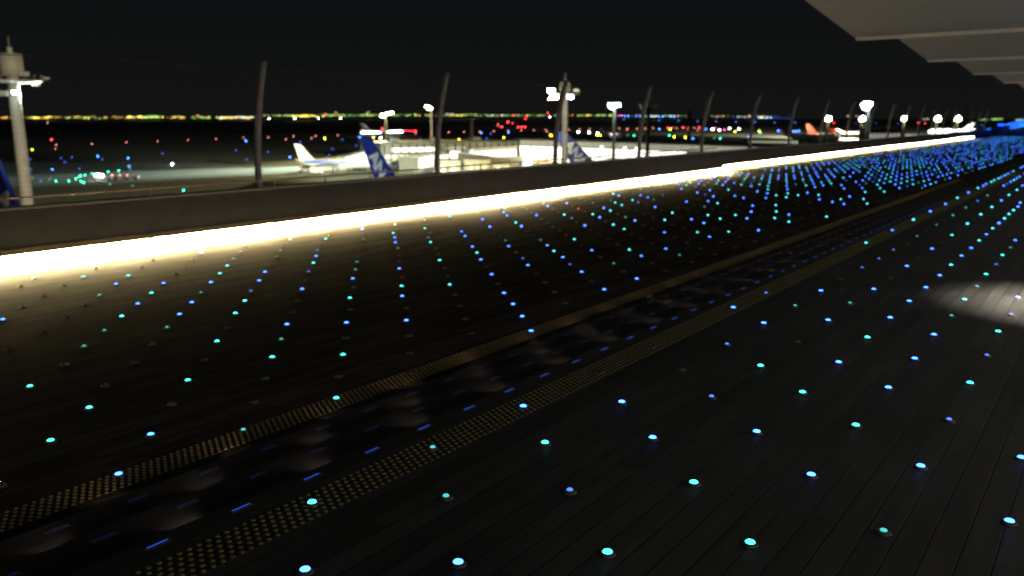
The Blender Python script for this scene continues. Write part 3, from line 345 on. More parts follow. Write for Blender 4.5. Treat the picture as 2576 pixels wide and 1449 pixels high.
# the light line: modules of different output
LED = {}
def led(s, kind=''):
    if s not in LED: LED[s] = glow('line_light_%d' % s, (1.0, 0.78, 0.38), s, (0.01, 0.01, 0.01))
    return LED[s]
y = -6.0; i = 0
seq = [3]
dn = [2400, 3600, 4800, 5600, 5200, 4200, 2200, 1500, 3800, 2000, 1100, 950, 2400, 1100]
while y < 37.6:
    L = 3.05
    t = thing('line_light', 'long warm white line light recessed under the near parapet', 'line light', (-15.70, y, -0.20), 0, 'line light modules under the near parapet')
    bm = bmesh.new(); add_box(bm, -0.06, 0.0, 0.0, L - 0.002, -0.158, 0.08); obj('housing', bm, M_STEEL, t)
    bm = bmesh.new(); add_box(bm, 0.001, 0.012, 0.03, L - 0.03, -0.15, 0.06); obj('lens', bm, led(seq[i % len(seq)]), t)
    bm = bmesh.new(); add_box(bm, 0.012, 0.075, 0.03, L - 0.03, 0.077, 0.083); obj('reflector', bm, M_STEEL, t)
    bm = bmesh.new(); add_quad(bm, 0.016, 0.07, 0.05, L - 0.05, 0.074); obj('diffuser', bm, led(dn[i % len(dn)]), t, fix=False)
    y += L; i += 1
y = 38.9
while y < 121:
    t = thing('line_light', 'long warm white line light under the far parapet', 'line light', (-16.5, y, -0.20), 0, 'line light modules under the far parapet')
    bm = bmesh.new(); add_box(bm, -0.06, 0.0, 0.0, 4.098, -0.158, 0.08); obj('housing', bm, M_STEEL, t)
    bm = bmesh.new(); add_box(bm, 0.001, 0.012, 0.03, 4.06, -0.15, 0.06); obj('lens', bm, led(3), t)
    bm = bmesh.new(); add_quad(bm, 0.016, 0.07, 0.05, 4.05, 0.074); obj('diffuser', bm, led(700), t, fix=False)
    y += 4.1

# ------------------------------------------------------------------ wire fence above the parapet
t = thing('safety_fence', 'tall wire fence on inward curved posts above the parapet', 'fence', (-15.9, 0, 0))
def postmesh(y, dx=0.0):
    bm = bmesh.new()
    pts = []
    for k in range(11):
        z = 0.2 + 3.28 * k / 10; b = 0.42 * max(0, (z - 0.9) / 2.6) ** 2
        pts.append(Vector((b + dx, y, z)))
    add_tube(bm, pts, 0.08, 10)
    add_box(bm, dx - 0.10, dx + 0.10, y - 0.10, y + 0.10, 0.65 if dx else 0.715, 0.74)
    return bm
for k in range(-2, 20):
    y = 12.12 + 6.16 * k
    if y < 38.2: obj('post', postmesh(y), M_POST, t)
    else: obj('post', postmesh(y * 1.047, -0.76), M_POST, t)
bm = bmesh.new()
for k in range(26):
    z = 0.95 + 0.095 * k; b = 0.42 * max(0, (z - 0.9) / 2.6) ** 2
    add_cyl(bm, (b, -6, z), (b, 38.5, z), 0.0018, seg=4, caps=False); add_cyl(bm, (b - 0.76, 38.5, z), (b - 0.76, 134, z), 0.0018, seg=4, caps=False)
w_ = obj('wire', bm, M_WIRE, t)
bm = bmesh.new(); add_cyl(bm, (0.36, -6, 3.3), (0.36, 38.5, 3.3), 0.008, seg=6, caps=False); add_cyl(bm, (-0.4, 38.5, 3.3), (-0.4, 134, 3.3), 0.008, seg=6, caps=False); obj('top_cable', bm, M_WIRE, t)

# ------------------------------------------------------------------ canopy with a saw-toothed edge, terminal front under it
t = thing('canopy', 'pale flat canopy with a stepped outer edge over the deck', 'canopy', (0, 0, 3.75))
Y0 = 2.0
edges = [(-3.5, 2.6), (-3.5, 9.7), (-3.93, 17.6), (-4.10, 25.3), (-4.27, 33.6), (-4.33, 42.5), (-4.4, 51.4), (-4.45, 60.3), (-4.5, 69.2)]
qx = [-4.2, -4.45, -4.57, -4.63, -4.66, -4.7, -4.74, -4.78]
for k in range(8):
    (xa, ya), (xb, yb) = edges[k], edges[k + 1]
    bm = bmesh.new()
    poly = [(xa, ya), (qx[k], yb - 0.45), (4.0, yb - 0.45 - 0.35), (4.0, ya - 0.35)]
    lo = [bm.verts.new((x, y, 0.10 if j in (0, 3) else 0.0)) for j, (x, y) in enumerate(poly)]; hi = [bm.verts.new((x, y, 0.36)) for x, y in poly]
    bm.faces.new(lo[::-1]); bm.faces.new(hi)
    for i in range(4): bm.faces.new((lo[i], lo[(i + 1) % 4], hi[(i + 1) % 4], hi[i]))
    obj('panel', bm, M_CANOPY, t)
    bm = bmesh.new()
    a = Vector((qx[k] + 0.02, yb - 0.40, 0)); b = Vector((4.0, yb - 0.75, 0))
    d = (b - a).normalized(); n = Vector((-d.y, d.x, 0)) * 0.16
    vs = [bm.verts.new(v + Vector((0, 0, zz))) for zz in (-0.05, 0.30) for v in (a, b, b + n, a + n)]
    for f in ((3, 2, 1, 0), (4, 5, 6, 7), (0, 1, 5, 4), (1, 2, 6, 5), (2, 3, 7, 6), (3, 0, 4, 7)): bm.faces.new([vs[i] for i in f])
    obj('rim', bm, M_RIMLIT, t)
M_WIN = glow('terminal_window', (1.0, 0.94, 0.86), 1.15, (0.1, 0.1, 0.1))
t = thing('terminal_building', 'terminal front with lit windows beside the deck', 'building', (3.9, 0, 0))
bm = bmesh.new(); add_box(bm, 0.1, 0.6, YN, 75, 0, 4.1); add_box(bm, 0.0, 0.1, YN, 75, 0, 0.7); add_box(bm, 0.0, 0.1, YN, 75, 3.0, 3.72); obj('wall', bm, M_WALL, t)
for k in range(22):
    y0 = YN + 0.5 + k * 3.9
    bm = bmesh.new(); add_box(bm, 0.03, 0.098, y0, y0 + 3.4, 0.72, 2.98); obj('window', bm, M_WIN, t)
# spot set low at the terminal side that washes the boards at the right
t = thing('wash_light', 'slim lamp post with a downlight washing the boards at the right', 'lamp', (0.55, 12.1, 0))
bm = bmesh.new(); add_cyl(bm, (0, 0, 0), (0, 0, 2.3), 0.05, seg=12); add_box(bm, -0.1, 0.1, -0.1, 0.1, 2.3, 2.5); obj('body', bm, M_STEEL, t)
bm = bmesh.new(); add_box(bm, -0.09, -0.05, -0.07, 0.07, 2.29, 2.298); obj('lens', bm, glow('wash_lens', (1, 0.9, 0.75), 6), t)
lamp('wash_beam', 'SPOT', (-0.15, 0, 2.2), 2600, (1.0, 0.9, 0.75), t, 0.08, (-0.62, 0.0, 0.0), math.radians(74), 1.0)

# ------------------------------------------------------------------ far end of the deck, lit blue
M_BLUELINE = glow('blue_line', (0.005, 0.14, 1.0), 2.6)
M_ENDWALL = mat('end_wall_paint', (0.12, 0.12, 0.14), 0.6, var=0.1)
t = thing('end_wall', 'low wall closing the far end of the deck in blue light', 'wall', (0, 143.5, ZL))
bm = bmesh.new(); add_box(bm, -16.8, 8, 0, 0.3, -0.02, 1.6); obj('wall', bm, M_ENDWALL, t)
a = at(2466, 334, 150); b = at(2600, 313, 110)
t = thing('blue_line_light', 'glowing blue line of light rising at the far right', 'line light', a)
d = b - a
bm = bmesh.new()
for k in range(3): add_cyl(bm, Vector((0, 0, 0.14 * k)), d + Vector((0, 0, 0.42 * k)), 0.05, 0.09, 8)
obj('tubes', bm, M_BLUELINE, t)
bm = bmesh.new(); add_cyl(bm, (0, 0.1, -0.25), d + Vector((0, 0.1, -0.4)), 0.1, 0.14, 8); obj('carrier', bm, M_STEEL, t)
M_BLUEFLOOD = glow('blue_flood', (0.002, 0.04, 1.0), 22)
for k in range(7):
    t = thing('blue_flood', 'blue floodlight on the end wall of the deck', 'floodlight', (-15.5 + 2.6 * k, 143.2, 1.35), 0, 'blue floodlights along the end wall')
    bm = bmesh.new(); add_box(bm, -0.4, 0.4, -0.05, 0.25, -0.12, 0.2); obj('housing', bm, M_STEEL, t)
    bm = bmesh.new(); add_box(bm, -0.34, 0.34, -0.12, -0.051, -0.11, -0.02); obj('lens', bm, M_BLUEFLOOD, t)
# ------------------------------------------------------------------ airfield ground, sea and far shore
M_APRON = mat('apron_concrete', (0.25, 0.28, 0.23), 0.8, var=0.18, scale=0.03, stretch=(1, 0.25, 1))
M_GRASS = mat('dark_grass', (0.04, 0.05, 0.04), 0.95, var=0.3, scale=0.01)
M_SEA = mat('bay_water', (0.01, 0.013, 0.016), 0.3, var=0.2, scale=0.02)
M_SHORE = mat('shore_land', (0.03, 0.03, 0.03), 0.9)
def oriented(bm, u0, u1, v0, v1, z0, z1):
    """box in camera-heading axes: u to the right, v straight ahead"""
    M = Matrix(((AX_R.x, AX_F.x, 0, 0), (AX_R.y, AX_F.y, 0, 0), (0, 0, 1, 0), (0, 0, 0, 1)))
    add_box(bm, u0, u1, v0, v1, z0, z1, M)
bm = bmesh.new(); oriented(bm, -9000, 9000, -500, 4200, APRON - 1.2, APRON - 0.05); struct('ground', bm, M_GRASS)
bm = bmesh.new(); oriented(bm, -620, 1300, 20, 1420, APRON - 0.04, APRON); struct('apron', bm, M_APRON)
bm = bmesh.new(); oriented(bm, -2500, 2500, 1470, 1540, APRON - 0.045, APRON - 0.02); struct('runway', bm, mat('runway_asphalt', (0.05, 0.05, 0.05), 0.8))
bm = bmesh.new(); oriented(bm, -20000, 20000, 4200.5, 12000, APRON - 3, APRON - 1.5); struct('sea', bm, M_SEA)
bm = bmesh.new(); oriented(bm, -20000, 20000, 11000, 14000, APRON - 2, APRON + 8); struct('far_shore', bm, M_SHORE)

CITY = [glow('city_orange', (1, 0.5, 0.08), 2.2), glow('city_yellow', (1, 0.8, 0.1), 3.6), glow('city_green', (0.5, 1.0, 0.2), 1.5),
        glow('city_white', (1, 1, 0.8), 1.8), glow('city_red', (1, 0.15, 0.1), 2.5), glow('city_pink', (1, 0.55, 0.45), 1.5)]
bm = bmesh.new(); rr = random.Random(3)
def city(x, y, n, mi, dx=14, dy=3, s=5):
    for _ in range(n):
        xx = x + rr.gauss(0, dx); yy = y + rr.gauss(0, dy * 0.33); D = rr.uniform(10600, 10950)
        p = at(xx, yy, D); q = rr.uniform(0.6, 1.3) * s
        add_box(bm, p.x - q * 1.6, p.x + q * 1.6, p.y - q, p.y + q, p.z - q * 0.7, p.z + q * 0.7, mi=mi)
for x in range(-10, 640, 9):
    c = rr.choices((0, 1, 2, 5), (5, 2.5, 2.5 + x / 160, 0.6))[0]
    if rr.random() < 0.85: city(x, 295.5, rr.randint(1, 5), c, 6, 4, rr.uniform(3, 7))
for x, y, n, mi, dx in ((325, 294, 9, 1, 2), (90, 296, 6, 1, 4), (128, 294, 5, 1, 3), (352, 294, 12, 1, 3), (375, 294, 34, 2, 10), (395, 294, 16, 2, 8), (445, 294, 10, 2, 12),
                       (600, 295, 40, 3, 22), (560, 296, 12, 3, 8), (497, 290, 3, 4, 2), (510, 294, 8, 2, 5), (725, 291, 14, 2, 20), (770, 291, 14, 1, 8), (760, 292, 20, 1, 25),
                       (818, 287, 2, 4, 2), (845, 282, 2, 4, 2), (850, 290, 16, 2, 18), (920, 289, 14, 2, 22), (1020, 289, 10, 2, 20), (925, 284, 3, 5, 3)):
    city(x, y, n, mi, dx)
for x in range(650, 2000, 8):
    yy = 290.5 if x < 1600 else 291.5
    c = rr.choices((0, 1, 2, 3), (1.4, 2.2, 4, 0.8))[0]
    dens = 3 if x < 1500 else 2
    if x > 1720 and rr.random() < 0.45: continue
    city(x, yy, rr.randint(0, dens), c, 6, 1.2, rr.uniform(2.5, 4.6))
for x, y, n, mi in ((1136, 287, 8, 3), (1185, 288, 9, 2), (1230, 290, 9, 2), (1265, 290, 7, 3), (1478, 290, 6, 1), (1515, 290, 10, 2), (1630, 292, 9, 2), (1645, 292, 10, 3), (1685, 292, 8, 2),
                    (1798, 293, 4, 5), (1853, 294, 9, 2), (1878, 294, 5, 5), (1915, 295, 12, 1), (1935, 296, 6, 2), (2145, 292, 6, 5), (2160, 295, 6, 5), (2475, 301, 8, 2), (2510, 300, 22, 2), (2560, 302, 12, 2), (2420, 302, 4, 2), (2330, 299, 3, 3)):
    city(x, y, n, mi, 7, 2, 4)
o = obj('city_lights', bm, CITY, fix=False); o['kind'] = 'stuff'; o['label'] = 'thin band of orange and green city lights across the bay'; o['category'] = 'city lights'

# ------------------------------------------------------------------ airfield lights (each one a lamp on a short stake)
AF = {'b': ('blue', glow('taxi_blue', (0.05, 0.22, 1.0), 22)), 'd': ('dim blue', glow('taxi_blue_dim', (0.05, 0.15, 1.0), 5)),
      'y': ('yellow', glow('field_yellow', (1, 0.85, 0.03), 26)), 'r': ('red', glow('field_red', (1, 0.03, 0.05), 26)),
      's': ('faint salmon', glow('field_salmon', (1, 0.3, 0.22), 8)), 'w': ('white', glow('field_white', (1, 0.9, 0.95), 40)),
      'g': ('green', glow('field_green', (0.02, 0.95, 0.5), 16)), 'h': ('dim green', glow('field_green_dim', (0.05, 0.7, 0.3), 3.5)),
      'm': ('magenta', glow('field_magenta', (1, 0.1, 0.5), 14)), 'o': ('amber', glow('field_amber', (1, 0.62, 0.02), 30)), 'W': ('large cold white', glow('field_big', (0.7, 0.95, 1.0), 60))}
AFP = {}
spots = []
def field(ox, oy, s, txt, z=None):
    for q in txt.split():
        x, y, c = q.split(',')
        X = (ox + float(x) / s) * 0.70614; Y = (oy + float(y) / s) * 0.70614
        spots.append((X, Y, c))
field(0, 150, 3.22, "590,1118,r 645,1178,s 635,1220,s 1055,1165,s 1450,1148,s 1808,1135,s 2158,1122,s 2478,1112,s 240,1232,b 370,1232,y 700,1330,d 825,1322,d 745,1375,d 1122,1308,b 1172,1347,d 1470,1332,b 1480,1425,b 1865,1277,d 345,1345,d 1975,1400,W 545,925,s")
field(0, 500, 3.22, "230,318,d 355,332,d 600,332,b 908,325,d 470,467,d 365,427,h 570,440,h 640,467,g 790,465,g 870,440,g 905,415,g 925,405,g 975,400,g 1058,383,g 1240,360,g 1362,348,g 1493,337,h 930,470,g 960,485,g 1260,500,h 1522,520,h 1805,547,h 2105,573,g 2320,598,g")
field(800, 200, 3.22, "215,937,s 245,972,b 410,968,d 500,932,s 498,1098,d 255,1187,d 748,1158,b 705,953,s 788,922,s 995,942,s 1045,915,s 1300,908,s 1150,943,y 1350,957,d 1240,1065,d 1200,1135,d 1550,930,b 1510,1025,d 1705,930,y 1790,938,w 1990,983,y 1970,888,s 2190,882,s 2110,978,d 2190,988,d 865,985,d 130,1080,d")
field(1450, 200, 3.22, "482,872,s 655,868,s 835,865,s 995,860,s 1160,857,s 1308,853,s 1455,850,s 1590,847,s 1735,845,s 1860,840,s 1980,838,s 2095,835,s 1610,865,s 850,882,b 1165,875,b 960,890,d 598,960,o 1110,935,y 1650,910,o 1042,780,r 1045,800,s 1085,812,r 1158,755,r 1208,770,r 1355,718,r 1313,815,r 1275,815,r 1350,815,r 1965,872,w 2088,876,w 2185,885,w 2180,908,y 2215,908,y 150,945,d 915,942,d")
field(2100, 200, 3.22, "340,830,s 435,832,s 430,843,s 545,830,s 640,832,s 730,825,s 900,822,r 950,823,s 1000,824,s 1075,820,r 1130,824,s 1200,823,s 1258,820,r 800,738,d 1020,740,d 1240,745,d 1455,748,d 1680,753,d 1900,757,d 2125,762,d 2360,762,d 395,725,d 605,735,d 802,838,b 925,840,y 1335,838,b 1400,842,y 1415,840,w 1490,848,w 1132,845,s 1240,850,s 1610,832,w 1715,838,w 1670,867,y 1945,860,y 1440,825,m 1550,845,m 915,910,g 970,926,y 1098,932,y 1185,945,b 1500,942,g 1430,940,h 510,910,g 440,905,h 1830,923,b 1960,880,g 2165,858,b 2190,860,d 2340,865,b 2370,862,b 2400,862,b 2310,862,b")
field(2848, 250, 3.22, "395,605,r 1365,605,r 1440,610,r 650,608,d 880,612,d 1130,615,d 2090,630,d 2420,705,y")
for k in range(16): spots.append((1562 + k * 9.6, 292 + k * 0.1, 'b' if k % 3 else 'd'))
for k in range(3): spots.append((1548 + k * 8, 291, 'm'))
for k in range(14): spots.append((2000 - 5 + (-150) + k * 10.5, 293.5 + 0.3 * k, 'b' if 4 < k < 10 else 'd'))
spots += [(677, 298.5, 'w'), (741, 298, 'w'), (801, 297.5, 'w'), (857, 297.5, 'w'), (1378, 284, 'r'), (1383, 294.5, 'w'), (1325, 292, 'r'), (1292, 290, 'r')]
seen = []
for X, Y, c in spots:
    if c == 'r' and any(abs(X - a) < 2 and abs(Y - b) < 2 for a, b in seen): continue
    seen.append((X, Y))
    if Y > 309: p = on_z(X, Y, APRON + 0.6)
    elif Y > 299.5: p = at(X, Y, 1900)
    else: p = at(X, Y, 3600)
    D = (p - EYE).dot(AX_F)
    s = {'s': 0.7, 'd': 0.8, 'h': 0.8, 'w': 1.3, 'W': 1.5, 'o': 1.5}.get(c, 1.0) * max(0.22, min(D, 2400) * 0.00062)
    h = p.z - APRON
    col, m = AF[c]
    far = 'out on the dark airfield' if D < 1500 else 'at the far edge of the airfield'
    lb = '%s airfield light %s' % (col, far); gr = '%s airfield lights %s' % (col, far)
    if (c, h > 3) not in AFP:
        t = thing('airfield_light', lb, 'airfield light', p, 0, gr)
        bm = bmesh.new(); add_cyl(bm, (0, 0, -0.6 / 0.3), (0, 0, -0.9), 0.12, seg=6); obj('stake', bm, M_STEEL, t)
        bm = bmesh.new(); add_ball(bm, (0, 0, 0), 1.0, 8); obj('lens', bm, m, t)
        t.scale = (s, s, s); AFP[(c, h > 3)] = t
    else:
        dup(AFP[(c, h > 3)], p, label=lb, group=gr, scale=s)

# ------------------------------------------------------------------ floodlight masts
M_MAST = mat('mast_concrete', (0.42, 0.4, 0.36), 0.7, var=0.12, scale=0.6, stretch=(1, 1, 0.3))
M_MSHADED = mat('mast_shaded', (0.04, 0.045, 0.045), 0.8)  # mast colour darkened: the lack of light on unlit masts put into it
M_DRUM = mat('mast_drum', (0.4, 0.38, 0.34), 0.6, var=0.1)
F_COLD = glow('flood_cold', (0.72, 1.0, 0.96), 120); F_WARM = glow('flood_warm', (1.0, 0.86, 0.42), 110)
M_UNLIT = mat('flood_unlit', (0.45, 0.5, 0.5), 0.3)
def mast(label, top, plat_z, r, heads, full=True, group=None, dark=False):
    """top: position of the drum top; heads: (u, v, dz, kind, size)"""
    t = thing('light_mast', label, 'light mast', (top.x, top.y, APRON), -0.0, group)
    H = top.z - APRON; P = plat_z - APRON
    bm = bmesh.new(); add_cyl(bm, (0, 0, 0), (0, 0, P), r, r * 0.82, 20); obj('pole', bm, M_MSHADED if dark else M_MAST, t)
    if full:
        bm = bmesh.new(); add_cyl(bm, (0, 0, P + 0.6), (0, 0, H), r * 1.65, r * 1.65, 24); add_cyl(bm, (0, 0, P + 0.1), (0, 0, P + 0.6), r * 0.8, seg=12)
        add_cyl(bm, (0, 0, H), (0, 0, H + 1.0), r * 0.4, seg=10); add_cyl(bm, (0, 0, H + 1.0), (0, 0, H + 2.6), 0.06, seg=6)
        for zz in (0.35, 0.7): add_cyl(bm, (0, 0, P + 0.6 + (H - P - 0.6) * zz), (0, 0, P + 0.7 + (H - P - 0.6) * zz), r * 1.72, seg=24)
        obj('drum', bm, M_DRUM, t)
        bm = bmesh.new(); add_cyl(bm, (0, 0, P - 0.35), (0, 0, P), 3.2, 4.3, 24)
        for k in range(16):
            a = 2 * math.pi * k / 16; add_cyl(bm, (4.15 * math.cos(a), 4.15 * math.sin(a), P), (4.15 * math.cos(a), 4.15 * math.sin(a), P + 0.9), 0.04, seg=5)
        obj('platform', bm, M_DRUM, t)
    else:
        bm = bmesh.new(); add_box(bm, -1.6, 1.6, -0.3, 0.3, P - 0.3, P); obj('crossarm', bm, M_DRUM, t)
    for (u, v, dz, k, s) in heads:
        c = AX_R * u + AX_F * v + Vector((0, 0, P + dz))
        bm = bmesh.new()
        Mh = Matrix.Translation(c) @ Matrix(((AX_R.x, AX_F.x, 0, 0), (AX_R.y, AX_F.y, 0, 0), (0, 0, 1, 0), (0, 0, 0, 1)))
        add_box(bm, -0.8 * s, 0.8 * s, -0.1, 0.7 * s, -0.4 * s, 0.4 * s, Mh); h = obj('floodlight', bm, M_DRUM, t)
        bm = bmesh.new(); add_box(bm, -0.74 * s, 0.74 * s, -0.2, -0.101, -0.36 * s, 0.36 * s, Mh)
        obj('lens', bm, {'c': F_COLD, 'w': F_WARM, 'u': M_UNLIT}[k], h)
    return t
T1 = on_z(25, 135, 12); mast('tall thick floodlight mast cut by the left edge of the view', T1, 8.0, 0.98, [(1.0, -1.4, -1.9, 'c', 0.55), (-1.2, -1.2, -2.0, 'u', 1.0), (2.4, -1.2, 0.9, 'u', 0.8)])
T2 = on_z(1422, 207, 12); mast('tall floodlight mast with drum head behind the blue tail', T2, 8.9, 0.92, [(-4.0, -2.0, 0.75, 'c', 1.2), (-3.2, -2.4, -1.0, 'w', 1.35), (1.3, -2.2, -1.0, 'c', 0.95), (3.0, -1.0, 0.9, 'u', 1.0)])
T3 = on_z(1546, 262, 9); mast('slim mast with a cold white lamp pair right of the drum headed mast', T3, 8.2, 0.95, [(-2.0, -1, 0.3, 'c', 1.6), (1.2, -1, 0.4, 'c', 1.9), (-1.4, -1, -1.0, 'c', 1.2)], False)
T4 = on_z(1084, 266, 9); mast('slim mast with one warm and one cold lamp behind a fence post', T4, 8.2, 0.6, [(-2.2, -1, 0.4, 'c', 1.2), (-0.6, -1, -0.6, 'w', 1.5)], False)
T5 = on_z(1187, 300, 2); T5 = at(1187, 300, 520); mast('dark slim mast with a tiny lamp beyond the grey concourse roof', T5, T5.z, 1.1, [], False, dark=True)
T6 = at(970, 291, 620); mast('yellow lit mast rising behind the blue tail fin', T6, T6.z, 1.3, [(-1.8, -1, 0.0, 'w', 2.2), (1.5, -1, 1.4, 'w', 1.7), (4.6, -1, 2.0, 'w', 1.4)], False)
T7 = on_z(1633, 238, 12); mast('unlit drum headed mast beside a fence post', T7, 7.5, 0.9, [(-2.4, -1, -0.8, 'u', 1.3)], dark=True)
T8 = at(1736, 268, 640); mast('unlit distant mast right of the grey drum', T8, T8.z - 3, 0.9, [(-2, -1, 0, 'u', 1.5)], dark=True)
T9 = on_z(2184, 262, 9); mast('tall mast with a blazing lamp cluster over the parked jets', T9, 7.4, 1.1, [(-2.2, -1, 1.2, 'c', 2.0), (-0.6, -1, 1.6, 'c', 2.6), (-1.4, -1, -0.1, 'c', 2.2)], False)
gr = 'low floodlight masts above the parked jets'
for X, nm in ((2083, 'leftmost of the low floodlight masts, above the red tailed jets'), (2168, 'low floodlight mast left of the tall blazing mast'), (2274, 'low floodlight mast standing alone between jets'), (2357, 'low floodlight mast above the bright white jet'), (2408, 'rightmost low floodlight mast, with a second small lamp')):
    p = at(X, 299.5, 860); mast(nm, p, p.z, 1.5, [(0, -1.5, -0.2, 'w', 3.6), (0.2, -1.6, 1.6, 'c', 2.4)], False, gr)
p = at(2160, 293, 700); 
bm = bmesh.new(); 
# ------------------------------------------------------------------ apron floods (the light the masts give)
def flood(t_from, to, e, col=(0.9, 1.0, 0.85), ang=80):
    t = thing('flood_lamp', 'floodlight head hung on a mast', 'floodlight', t_from, 0, 'floodlight heads hung on the masts')
    bm = bmesh.new(); add_box(bm, -0.5, 0.5, -0.4, 0.4, 0.12, 0.5); obj('housing', bm, M_DRUM, t)
    lo = Vector(to) - Vector(t_from)
    lamp('flood_beam', 'SPOT', (0, 0, 0), e, col, t, 1.0, lo, math.radians(ang), 0.8)
bm.free()
flood(T2 + Vector((-3, -3, -4.8)), on_z(1010, 428, APRON), 2600000, (1.0, 0.8, 0.36), 60)
flood(T2 + Vector((-5, 0, -4.8)), on_z(860, 425, APRON), 1700000, (0.82, 1.0, 0.9), 36)
flood(T3 + Vector((-3, -2, -2.5)), on_z(900, 425, APRON), 1300000, (0.85, 1.0, 0.92), 38)
flood(T1 + Vector((3, 2, -5)), on_z(200, 500, APRON), 190000, (0.85, 1.0, 0.8), 110)
flood(T6 + Vector((-3, -3, -3)), on_z(940, 420, APRON), 2400000, (1.0, 0.78, 0.32), 60)
flood(at(2080, 298, 860), at(2080, 340, 930), 13000000, (1.0, 0.88, 0.5), 120)
flood(at(2150, 298, 1000), at(2142, 334, 1100), 22000000, (1.0, 0.9, 0.6), 120)
flood(at(2400, 298, 1160), at(2385, 335, 1250), 3500000, (0.95, 1.0, 1.0), 120)
flood(T1 + Vector((4, 3, -4)), at(950, 400, 224), 150000, (0.95, 1.0, 0.95), 30)
flood(T4 + Vector((-2, -2, -2)), on_z(735, 425, APRON), 3000000, (0.8, 1.0, 0.88), 36)
# unseen floods added to brighten the two big masts and the left fin
def added_flood(loc, to, e, ang):
    t = thing('added_floodlight', 'added unseen floodlight brightening the masts and the left fin', 'floodlight', loc, 0, 'added unseen floodlights beside the deck')
    bm = bmesh.new(); add_cyl(bm, (0.4, 0, -5.0), (0.4, 0, 0), 0.06, seg=8); add_box(bm, 0.12, 0.6, -0.3, 0.3, -0.2, 0.25); obj('housing', bm, M_DRUM, t)
    lamp('added_beam', 'SPOT', (0, 0, 0), e, (1.0, 0.87, 0.6), t, 0.3, Vector(to) - Vector(loc), math.radians(ang), 0.5)
added_flood((3.5, 22, 9.0), T1 + Vector((0, 0, -9)), 480000, 14)
added_flood((3.5, 14, 9.0), at(4, 470, 108), 120000, 12)
added_flood((3.5, 26, 9.0), T2 + Vector((0, 0, -9)), 1700000, 9)
# ------------------------------------------------------------------ airport buildings beyond the parapet
M_GREYW = mat('concourse_cladding', (0.2, 0.22, 0.2), 0.6, var=0.1, scale=0.4)
M_DARKW = mat('dark_roof', (0.07, 0.075, 0.07), 0.8, var=0.2, scale=0.3)
M_LOUV = mat('louvre_metal', (0.5, 0.5, 0.42), 0.5, var=0.08)
M_WBRIGHT = glow('pier_window', (1.0, 0.98, 0.82), 2.6); M_WMID = glow('pier_upper_window', (0.85, 0.85, 0.62), 0.55)
M_WCOLD = glow('corridor_window', (0.85, 1.0, 0.96), 2.2); M_WYEL = glow('hall_window', (1.0, 0.93, 0.62), 1.5)
M_WDIM = glow('dim_window', (0.9, 0.9, 0.75), 0.35); M_LAMP = glow('ceiling_lamp', (1, 1, 0.9), 9)
M_AMBER = glow('amber_glow', (1.0, 0.55, 0.12), 0.9)
class Face:
    """front face frame between two top corners (left, right as seen), dropping to zb"""
    def __init__(s, pl, pr, zb, zt=None):
        s.a = Vector((pl.x, pl.y, 0)); b = Vector((pr.x, pr.y, 0)); s.L = (b - s.a).length; s.d = (b - s.a) / s.L
        s.n = Vector((s.d.y, -s.d.x, 0))
        if s.n.dot(AX_F) > 0: s.n = -s.n          # towards the deck
        s.zb = zb; s.zt = zt if zt is not None else max(pl.z, pr.z)
        s.H = s.zt - zb
        s.rz = math.atan2(s.d.y, s.d.x)
        # local frame: x along, -y or +y towards viewer
        loc = Vector((-s.d.y, s.d.x, 0)); s.sg = 1 if loc.dot(s.n) > 0 else -1
    def root(s, name, label, cat, group=None): return thing(name, label, cat, (s.a.x, s.a.y, s.zb), s.rz, group)
    def box(s, bm, x0, x1, o0, o1, z0, z1, mi=0):
        """o: distance out of the face towards the viewer (negative is into the building)"""
        y0, y1 = sorted((o0 * s.sg, o1 * s.sg)); add_box(bm, x0, x1, y0, y1, z0, z1, None, mi)
def windows(f, t, x0, x1, n, z0, z1, m, gap=0.12, name='window', out=0.03):
    w_ = (x1 - x0) / n
    for i in range(n):
        bm = bmesh.new(); f.box(bm, x0 + i * w_ + gap * w_ / 2, x0 + (i + 1) * w_ - gap * w_ / 2, 0.0, out, z0, z1); obj(name, bm, m, t)

# main pier: long glazed front with louvre bands
pl, pr = on_z(1305, 350.5, -10.3), on_z(2003, 371, -10.3)
f = Face(pl, pr, APRON); t = f.root('pier_building', 'long brightly lit pier with louvre bands behind the masts', 'building')
H = f.H; L = f.L
bm = bmesh.new(); f.box(bm, 0, L, -26, 0, 0, H); obj('wall', bm, M_GREYW, t)
bm = bmesh.new(); f.box(bm, -1.5, L + 1, -28, 1.2, H + 0.002, H + 0.7); obj('roof', bm, M_DARKW, t)
windows(f, t, 1, L * 0.68, 24, H * 0.34, H * 0.70, M_WBRIGHT, 0.05)
windows(f, t, L * 0.68, L - 1, 10, H * 0.34, H * 0.62, M_WMID, 0.08)
windows(f, t, 1, L * 0.68, 20, 0.6, H * 0.29, M_WBRIGHT, 0.12)
windows(f, t, L * 0.68, L - 1, 9, H * 0.04, H * 0.28, M_WDIM, 0.12)
windows(f, t, 1, L - 1, 30, H * 0.74, H * 0.97, M_WMID, 0.04, 'clerestory')
for k in range(7):
    z = H * (0.74 + 0.036 * k)
    bm = bmesh.new(); f.box(bm, 0, L, 0.05, 0.35, z, z + 0.14); obj('louvre', bm, M_LOUV, t)
bm = bmesh.new(); f.box(bm, 0, L, 0.04, 0.9, H * 0.70, H * 0.735); obj('ledge', bm, M_LOUV, t)
bm = bmesh.new(); f.box(bm, 0, L, 0.04, 0.7, H * 0.30, H * 0.33); obj('ledge', bm, M_LOUV, t)
for k in range(26):
    x = 4 + k * (L - 8) / 25
    bm = bmesh.new(); f.box(bm, x - 0.16, x + 0.16, 0.05, 0.5, 0, H * 0.74); obj('mullion', bm, M_LOUV, t)
